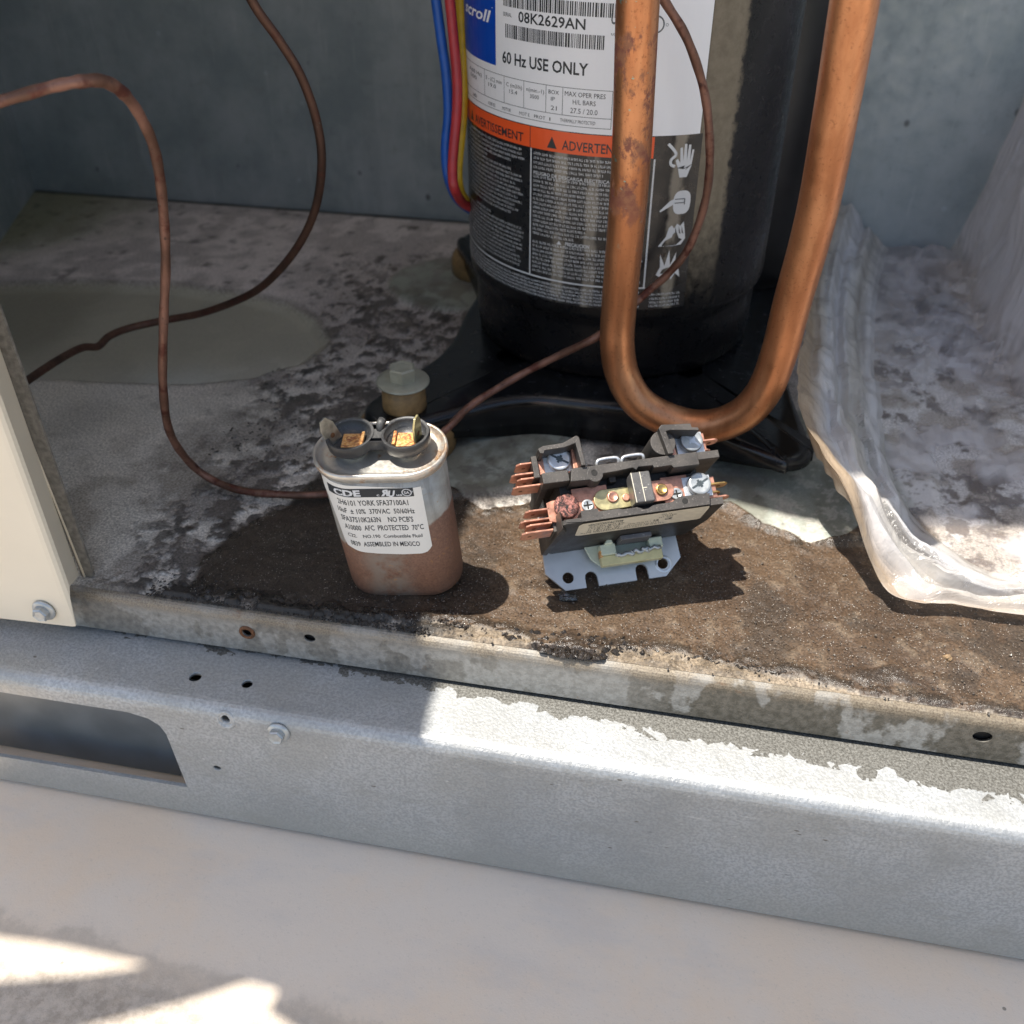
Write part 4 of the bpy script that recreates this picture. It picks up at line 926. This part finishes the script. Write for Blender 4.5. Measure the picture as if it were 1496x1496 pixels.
mb = MB(); mb.prism([(x+41.2, y+10.4) for x, y in stadium(13.4, 8.8, 12)], -8.2, -7.0); mb.build('moving_contact', MT['pink'], con, .25)
disc(42.6, 10.5, -7.0, 2.4, 1.1, MT['brass'], 'rivet', con, dome=-.3)
for x, y in ((11.8, 8.4), (48.7, 8.2)):
    s_ = disc(x, y, -8.2, 2.5, 1.0, MT['bolts'], 'small_screw', con, dome=-.15)
    mb = MB(); mb.box(x-1.8, x+1.8, y-.3, y+.3, -7.4, -7.16); mb.box(x-.3, x+.3, y-1.6, y+1.6, -7.4, -7.15); mb.build('slot', MT['dark'], s_)
# four wire clamps with big combination screws
def bigscrew(x, y, mat, slot_mat, rot, clamp=True, scorched=False, z=-8):
    if clamp:
        mb = MB(); mb.box(x-6.3, x+5.5, y-4.9, y+4.2, z-1.2, z); mb.build('clamp_plate', MT['zinc'], con, .35)
    mb = MB()
    if scorched:
        mb.lathe([(4.9, 0), (5.1, .6), (5.0, 1.5), (4.4, 2.0), (3.0, 2.05), (1.5, 2.1), (.1, 2.1)], c=(x, y, z), n=40, capt=False)
    else: mb.lathe([(4.6, 0), (4.75, .8), (4.7, 2.4), (4.35, 2.9), (3.5, 2.75), (.1, 2.6)], c=(x, y, z), n=44, capt=False)
    s_ = mb.build('terminal_screw', mat, con)
    if scorched:
        md = s_.modifiers.new('d', 'DISPLACE'); tx = bpy.data.textures.new('n', 'CLOUDS'); tx.noise_scale = .0016; md.texture = tx; md.strength = .0011; md.mid_level = .5
    M = Matrix.Translation((x, y, z+(1.9 if scorched else 2.72))) @ Matrix.Rotation(math.radians(rot), 4, 'Z')
    mb = MB(); mb.box(-4.0, 4.0, -.42, .42, -.3, .12, M); mb.box(-.5, .5, -1.7, 1.7, -.3, .13, M); mb.box(-1.2, 1.2, -.9, .9, -.3, .125, M); mb.build('slot', slot_mat, s_)
    return s_
scr = simple('grey_slot', (.10, .12, .13), .5, .4, .2, 2)
bigscrew(3.6, 28.4, MT['zinc'], scr, -34); bigscrew(59.2, 29.2, MT['bolts'], MT['zinc'], -46)
bigscrew(3.2, 9.0, MT['scorch'], MT['dark'], -30, False, True); bigscrew(58.4, 10.6, MT['bolts'], scr, 25)
for (bx, by0, by1, dx) in ((9.6, 23.4, 33.0, .6), (50.3, 23.6, 34.2, -.3)):
    mb = MB(); mb.prism([(bx-1.3+dx, by1), (bx+1.2+dx, by1), (bx+1.5, by0), (bx-1.2, by0)], -9.5, -5.2); mb.build('copper_upright', MT['pink'], con, .5)
for (y0, y1, x0, x1) in ((23, 32, -5, 9.4), (3.4, 12.5, -4.4, 8.6)):
    mb = MB(); mb.prism([(x0, y0+.8), (x0, y1-.8), (x0+2.5, y1), (x1, y1), (x1, y0), (x0+2.5, y0)], -9.4, -8.1 if y0 > 20 else -8.0); mb.build('terminal_bar', MT['pink'], con, .2)
for (y0, y1, x0, x1) in ((24, 33, 54, 66), (5, 14, 52, 66)):
    mb = MB(); mb.box(x0, x1, y0, y1, -10.6, -9.3); mb.build('terminal_bar', MT['pink'], con, .2)
# quick connect spades, standing on edge
def spade(x0, x1, y, z0, z1, mat=None, name='spade_terminal'):
    s_ = -1 if x1 < x0 else 1
    L = abs(x1-x0); pts = [(0, z0), (L-1.6, z0), (L, z0+1.5), (L, z1-1.5), (L-1.6, z1), (0, z1)]
    M = Matrix(((s_, 0, 0, x0), (0, 0, 1, y), (0, 1, 0, 0), (0, 0, 0, 1)))
    mb = MB(); mb.prism(pts, -.38, .38, M=M); o = mb.build(name, mat or MT['pink'], con, .2)
    bm = bmesh.new(); bm.from_mesh(o.data); bmesh.ops.recalc_face_normals(bm, faces=bm.faces); bm.to_mesh(o.data); bm.free()
    mb = MB(); mb.lathe([(1.0, -.5), (.8, .5)], n=16, M=Matrix.Translation((x1-s_*3.4, y, (z0+z1)/2)) @ Matrix.Rotation(math.radians(90), 4, 'X')); mb.build('dimple', MT['brown'], o)
for dy, x1 in ((0, -13.6), (-4.2, -16.2), (-6.3, -14.2), (-9.4, -16.4)):
    spade(-3.5, x1, 29.2+dy, -18.5, -8.0); spade(-3.5, x1+.4, 9.4+dy*.92, -18.5, -8.0)
spade(62, 71.6, 29.4, -14.5, -8.2); spade(62, 67.5, 25.4, -14.5, -8.2); spade(62, 71.4, 10.6, -14.5, -8.2, MT['brass']); spade(62, 67.6, 7.2, -14.5, -8.2, MT['brass']); spade(62, 71.4, 5.3, -15, -9.5)
# steel loops showing behind the rear wall
for x0 in (18.2, 28.6):
    mb = MB(); mb.tube(catmull([(x0, 22.8, -6), (x0, 24.6, -4.6), (x0+1.6, 25.6, -4.4), (x0+7.5, 25.6, -4.2), (x0+8.8, 24.6, -4.4), (x0+8.8, 22.8, -6)], 5), .7, 8); mb.build('spring_loop', MT['zinc'], con)
for x, y in ((15.0, 19.6),): disc(x, y, .02, 1.25, .06, MT['dark'], 'pilot_hole', con)
disc(48.8, 2.7, .32, 1.25, .06, MT['dark'], 'pilot_hole', con)
mb = MB(); mb.lathe([(3.2, -7.5), (3.2, .05)], c=(15.4, 18.6, 0), n=24); mb.build('boss', BK, con, .2)
disc(15.2, 19.0, .08, 1.25, .06, MT['dark'], 'pilot_hole', con)
# paper label on the front wall
lf = lambda d: (lambda u, v: (u, -d, -2.6+(v+3.2)*1.72))
f = Flat(); f.poly([(7.4, -3.2), (58.8, -2.6), (59.6, -4.4), (60.4, -13.4), (59.2, -13.9), (8.6, -14), (7.0, -13.2), (6.2, -4.6)]); cl2 = f.build('label', MT['tanlab'], con, lf(.15))
f = Flat(); r3 = random.Random(9)
f.text('VDC/CONTACTOR', 10, -5.9, 14.5, 1.6, .02)
for i, v in enumerate((-7.4, -8.8, -10.2, -11.6)):
    f.greek(11+.2*i, 26.0-.2*i, v, .85, r3, (2, 4), .6, .34)
for v, a, b_ in ((-9.6, 28, 38), (-11.2, 27, 42), (-12.6, 9, 45), (-4.9, 40, 45), (-6.2, 41, 47), (-7.4, 40, 46)): f.greek(a, b_, v, .8, r3, (3, 6), .5, .3)
f.text('UL', 38.5, -9.8, 2.6, 1.5, .03); f.text('CE', 43.2, -9.8, 3.0, 1.5, .03)
for a in (15.5, 19.5, 23.5): f.rect(a, a+.2, -11.8, -6.6)
f.build('print', MT['ink'], cl2, lf(.22))
# coil bobbin: yellowed plastic with broken solder terminals
mb = MB(); mb.prism([(15.2, 0), (17.2, -6), (20.6, -9.2), (47.5, -8.4), (49.6, -4), (50, 0)], -45.5, -44); mb.build('coil_flange', MT['pale_pl'], con, .3)
mb = MB(); mb.box(20.4, 47.6, -10.4, -6.0, -43.8, -39.6); mb.build('coil_bobbin', MT['yel_pl'], con, .5)
mb = MB(); mb.box(20.8, 27.5, -6, -1.2, -43.8, -38.6); mb.box(42.2, 48.2, -5.8, -1.0, -43.8, -38.6); mb.prism([(22.5, -1.6), (26.5, -1.6), (26, .2), (24, .6)], -43, -37); mb.build('bobbin_cheek', MT['pale_pl'], con, .5)
mb = MB(); mb.box(28.4, 42, -2.2, -.1, -40, -31); mb.build('armature_tab', m_dusty('grey_moulding', (.09, .09, .10), (.2, .2, .2), .4, .3), con, .4)
mb = MB(); mb.box(27, 43, -1.3, -.05, -44, -40); mb.build('coil_window', MT['dark'], con)
mb = MB()
r4 = random.Random(12)
for x0, x1, yy in ((27, 35, -6.6), (33.5, 41.5, -6.2), (38.5, 46.5, -5.6)):
    P = [(x0+(x1-x0)*k/7, yy+r4.uniform(-.6, .6), -38.6+r4.uniform(-.7, .7)) for k in range(8)]
    mb.tube(P, 1.0, 8, rf=lambda i: .7+.5*r4.random())
mb.build('broken_coil_terminal', MT['bolts'], con)
mb = MB(); mb.box(20.2, 21.4, -6.6, -3.6, -43, -39); mb.build('burn_mark', MT['orust'], con, .3)
# magnet core steel under the body on the right
mb = MB(); mb.box(44, 66.5, 2, 20, -49.8, -46.8); mb.build('steel_core_plate', MT['zinc'], con, .5)

# ------------------------------------------------------------------ plastic film
def crease(x, y, lam, seed):
    r = np.random.RandomState(seed); out = 0
    for k in range(5):
        a = r.uniform(0, math.pi); l = lam*r.uniform(.6, 1.5); w_ = fbm(x, y, lam*2.2, seed+k, 2)*r.uniform(1.2, 2.4)
        t = (x*math.cos(a)+y*math.sin(a))/l+w_; out = out+np.abs(t-np.floor(t)-.5)*2*(l/lam)
    return out/5-.5
def film():
    outer_ = [(84, 726, 52), (76, 670, 40), (66, 590, 36), (*onz(1176, 480, 46)[:2], 46), (*onz(1165, 524, 54)[:2], 54), (*onz(1166, 572, 58)[:2], 58), (*onz(1170, 606, 58)[:2], 58), (*onz(1194, 648, 55)[:2], 55), (*onz(1224, 696, 48)[:2], 48), (*onz(1246, 742, 40)[:2], 40), (*onz(1264, 800, 26)[:2], 26), (90, 336, 13), (96, 329, 11), (107, 329, 9), (122, 331, 8), (148, 331, 7), (200, 331, 7), (300, 331, 6), (405, 331, 6)]
    inner_ = [(136, 730, 4), (124, 670, 8), (112, 590, 10), (106, 520, 9), (*onz(1286, 560, 12)[:2], 12), (*onz(1288, 600, 13)[:2], 13), (*onz(1290, 630, 13)[:2], 13), (*onz(1294, 665, 12)[:2], 12), (*onz(1305, 700, 10)[:2], 10), (*onz(1326, 740, 8)[:2], 8), (*onz(1350, 772, 6)[:2], 6), (132, 366, 5), (142, 359, 5), (150, 356, 4.5), (158, 354, 4.5), (175, 352, 4.5), (215, 350, 4.5), (305, 348, 4.5), (405, 346, 4.5)]
    O = np.array(catmull(outer_, 14)); In = np.array(catmull(inner_, 14)); nt_ = len(O); NSk, NB_ = 8, 34
    V = []; milk = []; colr = []
    s = np.linspace(0, 1, NB_)
    for j in range(nt_):
        t = j/nt_; o = O[j]; i_ = In[j]; d = i_-o
        # hanging hem
        for k in range(NSk):
            q = 1-k/NSk; ple = 1.0*math.sin(j*.55+2*math.sin(j*.13))*q
            V.append((o[0]+d[0]*.03*q*6+ple*.5, o[1]+d[1]*.03*q*6+ple, o[2]*(1-q*.38)+.3)); milk.append(.9); colr.append((.56, .45, .34))
        for k, ss in enumerate(s):
            env = math.sin(math.pi*ss)
            fold = 3.0*math.sin(ss*19+1.8*math.sin(j*.045)+j*.012)+1.5*math.sin(ss*37-j*.03+1.3)
            fold += 1.2*math.sin(ss*9+j*.11)
            z = o[2]+(i_[2]-o[2])*ss**.8+env*(3.0+fold)*min(1, o[2]/14)
            V.append((o[0]+d[0]*ss, o[1]+d[1]*ss, max(z, 2.2)))
            m_ = .52+.30*math.sin(ss*13+j*.02+.6)+.1*math.sin(ss*31); m_ = min(1, m_*1.25+.1); m_ = max(m_, .98-ss*1.2)
            m_ = max(.18, m_); milk.append(m_ if ss < .93 else .25); g_ = .5+.5*math.sin(ss*11+j*.03+2)
            hw = min(1, max(0, 1.5-ss*5))*(1 if j < nt_*.62 else .6); colr.append(((.60+.12*g_)*(1-hw)+.52*hw, (.57+.14*g_)*(1-hw)+.40*hw, (.53+.20*g_)*(1-hw)+.28*hw))
    row = NSk+NB_
    F = [(j*row+k, j*row+k+1, (j+1)*row+k+1, (j+1)*row+k) for j in range(nt_-1) for k in range(row-1)]
    # interior
    base = len(V); iy = In[:, 1]; jc = np.where(iy < 352)[0][0]; ys_ = np.concatenate([[351], np.arange(353, 733, 2.6), [733.4]]); ne = 110
    x0_ = np.interp(ys_, iy[:jc][::-1], In[:jc, 0][::-1]); z0_ = np.interp(ys_, iy[:jc][::-1], In[:jc, 2][::-1])
    x0_ = np.where(ys_ <= iy[jc-1], In[jc-1, 0], x0_); qq = np.linspace(0, 1, ne)
    for y_, xa in zip(ys_, x0_):
        for k in range(ne): V.append((xa+(415-xa)*qq[k], y_, 0))
    nr_ = len(ys_)
    Vn = np.array(V); X_ = Vn[base:, 0]; Y_ = Vn[base:, 1]
    w1 = fbm(X_, Y_, 45, 5, 4); w2 = fbm(X_, Y_, 18, 8, 3)
    In_z = np.repeat(z0_, ne); q = np.tile(qq, nr_)
    rise = sstep(178, 206, X_+(w1-.5)*16)*sstep(480, 600, Y_)*125+sstep(175, 330, X_)*40
    ridge = np.abs(w1-.5)*2
    Zi = In_z*(1-sstep(0, .12, q))+3.2*sstep(0, .12, q)+(1-np.clip(ridge*4, 0, 1))*7*sstep(430, 560, Y_)*sstep(0, .1, q)+(w2-.3)*4*sstep(0, .1, q)+rise
    Vn[base:, 2] = np.maximum(Zi, 2.5); Vn[base:, 0] += 0
    milk += list(.22+.34*sstep(.50, .56, w2)*sstep(.4, .55, w1)+.62*sstep(3, 14, rise)+.2*sstep(500, 620, Y_)); colr += [(.74, .71, .73)]*len(X_)
    F += [(base+j*ne+k, base+j*ne+k+1, base+(j+1)*ne+k+1, base+(j+1)*ne+k) for j in range(nr_-1) for k in range(ne-1)]
    nb_ = base; Xb, Yb = Vn[:nb_, 0], Vn[:nb_, 1]
    cre = crease(Xb, Yb, 38, 61)*12+crease(Xb, Yb, 14, 71)*2.6; sb = np.tile(np.concatenate([np.zeros(NSk), s]), nt_); env = np.minimum(1, np.sin(np.pi*np.clip(sb, 0, 1))*1.6+.12)*np.clip(Vn[:nb_, 2]/9, .2, 1)
    Vn[:nb_, 2] = np.maximum(Vn[:nb_, 2]+cre*env, 1.6); Vn[:nb_, 0] += crease(Xb, Yb, 15, 81)*2.2*np.clip(Vn[:nb_, 2]/12, 0, 1); Vn[:nb_, 1] += crease(Xb, Yb, 12, 91)*2.0*np.clip(Vn[:nb_, 2]/12, 0, 1)
    ci = crease(X_, Y_, 48, 41)*24*sstep(400, 540, Y_)+crease(X_, Y_, 15, 45)*3.5
    Vn[base:, 2] = np.maximum(Vn[base:, 2]+ci*sstep(0, .08, q), 1.8); rz = sstep(3, 30, rise); Vn[base:, 0] += (crease(Y_, rise*1.0, 70, 53)*16+crease(Y_, rise, 24, 57)*3)*rz; Vn[base:, 1] = np.minimum(Vn[base:, 1]+crease(X_, rise, 50, 59)*4*rz*(Y_ < 730), 733.4)
    o = mobj('plastic_film', Vn, F, MT['plast'], smooth=False)
    vattr(o.data, 'milk', np.array(milk)); vattr(o.data, 'Col', np.array(colr), 'FLOAT_COLOR')
    return tag(o, 'crumpled clear plastic sheet with dusty folded edge lying on the right of the pan', 'plastic sheet')
film()

# ------------------------------------------------------------------ grit and crumbs
def grit():
    r = np.random.RandomState(4); V = []; F = []
    def crumb(x, y, z, s, flat=.6):
        nonlocal V, F
        o = len(V); k = 5
        P = [(x+s*math.cos(a)*r.uniform(.6, 1.1), y+s*math.sin(a)*r.uniform(.6, 1.1), z+s*r.uniform(-.2, .3)*flat) for a in np.linspace(0, 2*math.pi, k, endpoint=False)]
        V += P+[(x+r.uniform(-.3, .3)*s, y+r.uniform(-.3, .3)*s, z+s*flat)]
        F += [(o+i, o+(i+1) % k, o+k) for i in range(k)]
    cnt = 0
    while cnt < 1700:
        x = r.uniform(-215, 160); y = 278.5+r.exponential(6); 
        if y > 330: continue
        if x > -90 and r.rand() < .985: continue
        crumb(x, y, .9, r.uniform(.2, 1.0)*(1.15 if r.rand() < .12 else .8)); cnt += 1
    for k in range(2600):
        x = r.uniform(-238, -60); y = r.uniform(385, 640)
        if fbm(np.array([x]), np.array([y]), 14, 3, 3)[0] < .45 or (sdf(np.array([x]), np.array([y]), pocket)[0] < 0): continue
        crumb(x, y, .7, r.uniform(.3, 1.0)*(1.6 if r.rand() < .1 else 1), .35)
    o1 = mobj('grime_crumbs', V, F, MT['mudc']); V = []; F = []
    for k in range(4200):
        x = r.uniform(-90, 150); y = 281+r.beta(1.1, 1.6)*95
        crumb(x, y, 1.45+.6*fbm(np.array([x]), np.array([y]), 14, 3, 5)[0], r.uniform(.12, .38)*(2.2 if r.rand() < .05 else 1), .7)
    o2 = mobj('silt_grit', V, F, simple('silt_grit', (.20, .155, .115), .4, 0, .45, .9, 0)); o2['kind'] = 'stuff'; tag(o2, 'fine tan grit lying on the brown mud in the sunlight', 'grit')
    return o1
gr = grit(); gr['kind'] = 'stuff'; tag(gr, 'black crumbs of grime scattered over the galvanised pan', 'grime')
def crust():
    """the torn edge of the mud skin, standing a little proud"""
    r = np.random.RandomState(8); V = []; F = []
    segs = [[(640, 906), (670, 913), (700, 916), (740, 925), (775, 938), (805, 955), (832, 972), (858, 966), (890, 948), (905, 944)], [(905, 944), (950, 950), (1000, 957), (1050, 967), (1100, 975), (1170, 984)], [(1236, 978), (1262, 990), (1300, 1000), (1330, 1004)]]
    for _k in range(170):
        py_ = 277.2+abs(r.normal())*6; px_ = -32+r.normal()*(3+(py_-277)*1.0); o = len(V); s_ = r.uniform(.5, 2.2)
        V += [(px_+s_*math.cos(a)*r.uniform(.6, 1.3), py_+s_*math.sin(a)*r.uniform(.5, 1), 1+r.uniform(0, 1.2)) for a in np.linspace(0, 2*math.pi, 6, endpoint=False)]+[(px_, py_, 2+r.uniform(.3, 1.6))]
        F += [(o+i, o+(i+1) % 6, o+6) for i in range(6)]
    for sg in segs:
        P = catmull([onz(x, y, 1.) for x, y in sg], 12)
        for p in P:
            rr = None
            wdt = r.uniform(.8, 2.2); n_ = r.randint(2, 4)
            for q in range(n_):
                o = len(V); c = np.array([p[0]+r.uniform(-.5, .5), max(278.0, p[1]+q*1.6+r.uniform(-.3, .9)), .7]); k = 6; s_ = wdt*r.uniform(.35, .8)
                th_ = r.uniform(0, 6)
                V += [(c[0]+s_*math.cos(a+th_)*r.uniform(.7, 1.3), c[1]+s_*math.sin(a+th_)*r.uniform(.5, .9), c[2]+r.uniform(-.3, .2)) for a in np.linspace(0, 2*math.pi, k, endpoint=False)]
                V += [(c[0], c[1], c[2]+r.uniform(.25, .75))]
                F += [(o+i, o+(i+1) % k, o+k) for i in range(k)]
    mb_ = MB()
    for sg in segs[:2]:
        P = [onz(x, y, 1.) for x, y in sg]; P = catmull(P, 26); P = [(p[0]+r.normal()*.25, max(277.6, p[1]+r.normal()*.45+.8*math.sin(i*.31)), .75+r.uniform(-.2, .35)) for i, p in enumerate(P)]
        mb_.tube(P, .62, 6, rf=lambda i: .45+1.0*r.rand())
    o = len(V); V += [tuple(v) for v in mb_.V]; F += [tuple(i+o for i in f_) for f_ in mb_.F]
    return mobj('mud_crust', V, F, simple('dark_mud_crust', (.040, .030, .022), .28, 0, .3, 1, .4))
cr = crust(); cr['kind'] = 'stuff'; tag(cr, 'dark cracked crust of dried mud along the front edge of the pan', 'dried mud')
def clod(name, px, py, size, mat, label, seed):
    r = np.random.RandomState(seed); c = onz(px, py, 1.2); bm = bmesh.new(); bmesh.ops.create_icosphere(bm, subdivisions=2, radius=1)
    for v in bm.verts:
        k = 1+r.uniform(-.28, .28); v.co = Vector((v.co.x*size[0]*k, v.co.y*size[1]*k, v.co.z*size[2]*k))*S
    me_ = bpy.data.meshes.new(name); bm.to_mesh(me_); bm.free(); me_.materials.append(mat); o = bpy.data.objects.new(name, me_); link(o); o.location = [c[0]*S, c[1]*S, (1.0+size[2]*.5)*S]
    return tag(o, label, 'clod')
clod('mud_clod', 1384, 962, (1.7, 1.6, 1.5), simple('tan_clod', (.36, .24, .13), .7, 0, .3, .8, .4), 'small tan mud clod on the brown pan at the right', 3)
clod('metal_fragment', 828, 875, (4.2, 1.9, 2.0), simple('dull_metal_fragment', (.14, .14, .14), .25, .8, .3, 1, .4), 'small dull metal fragment under the left corner of the contactor plate', 6)
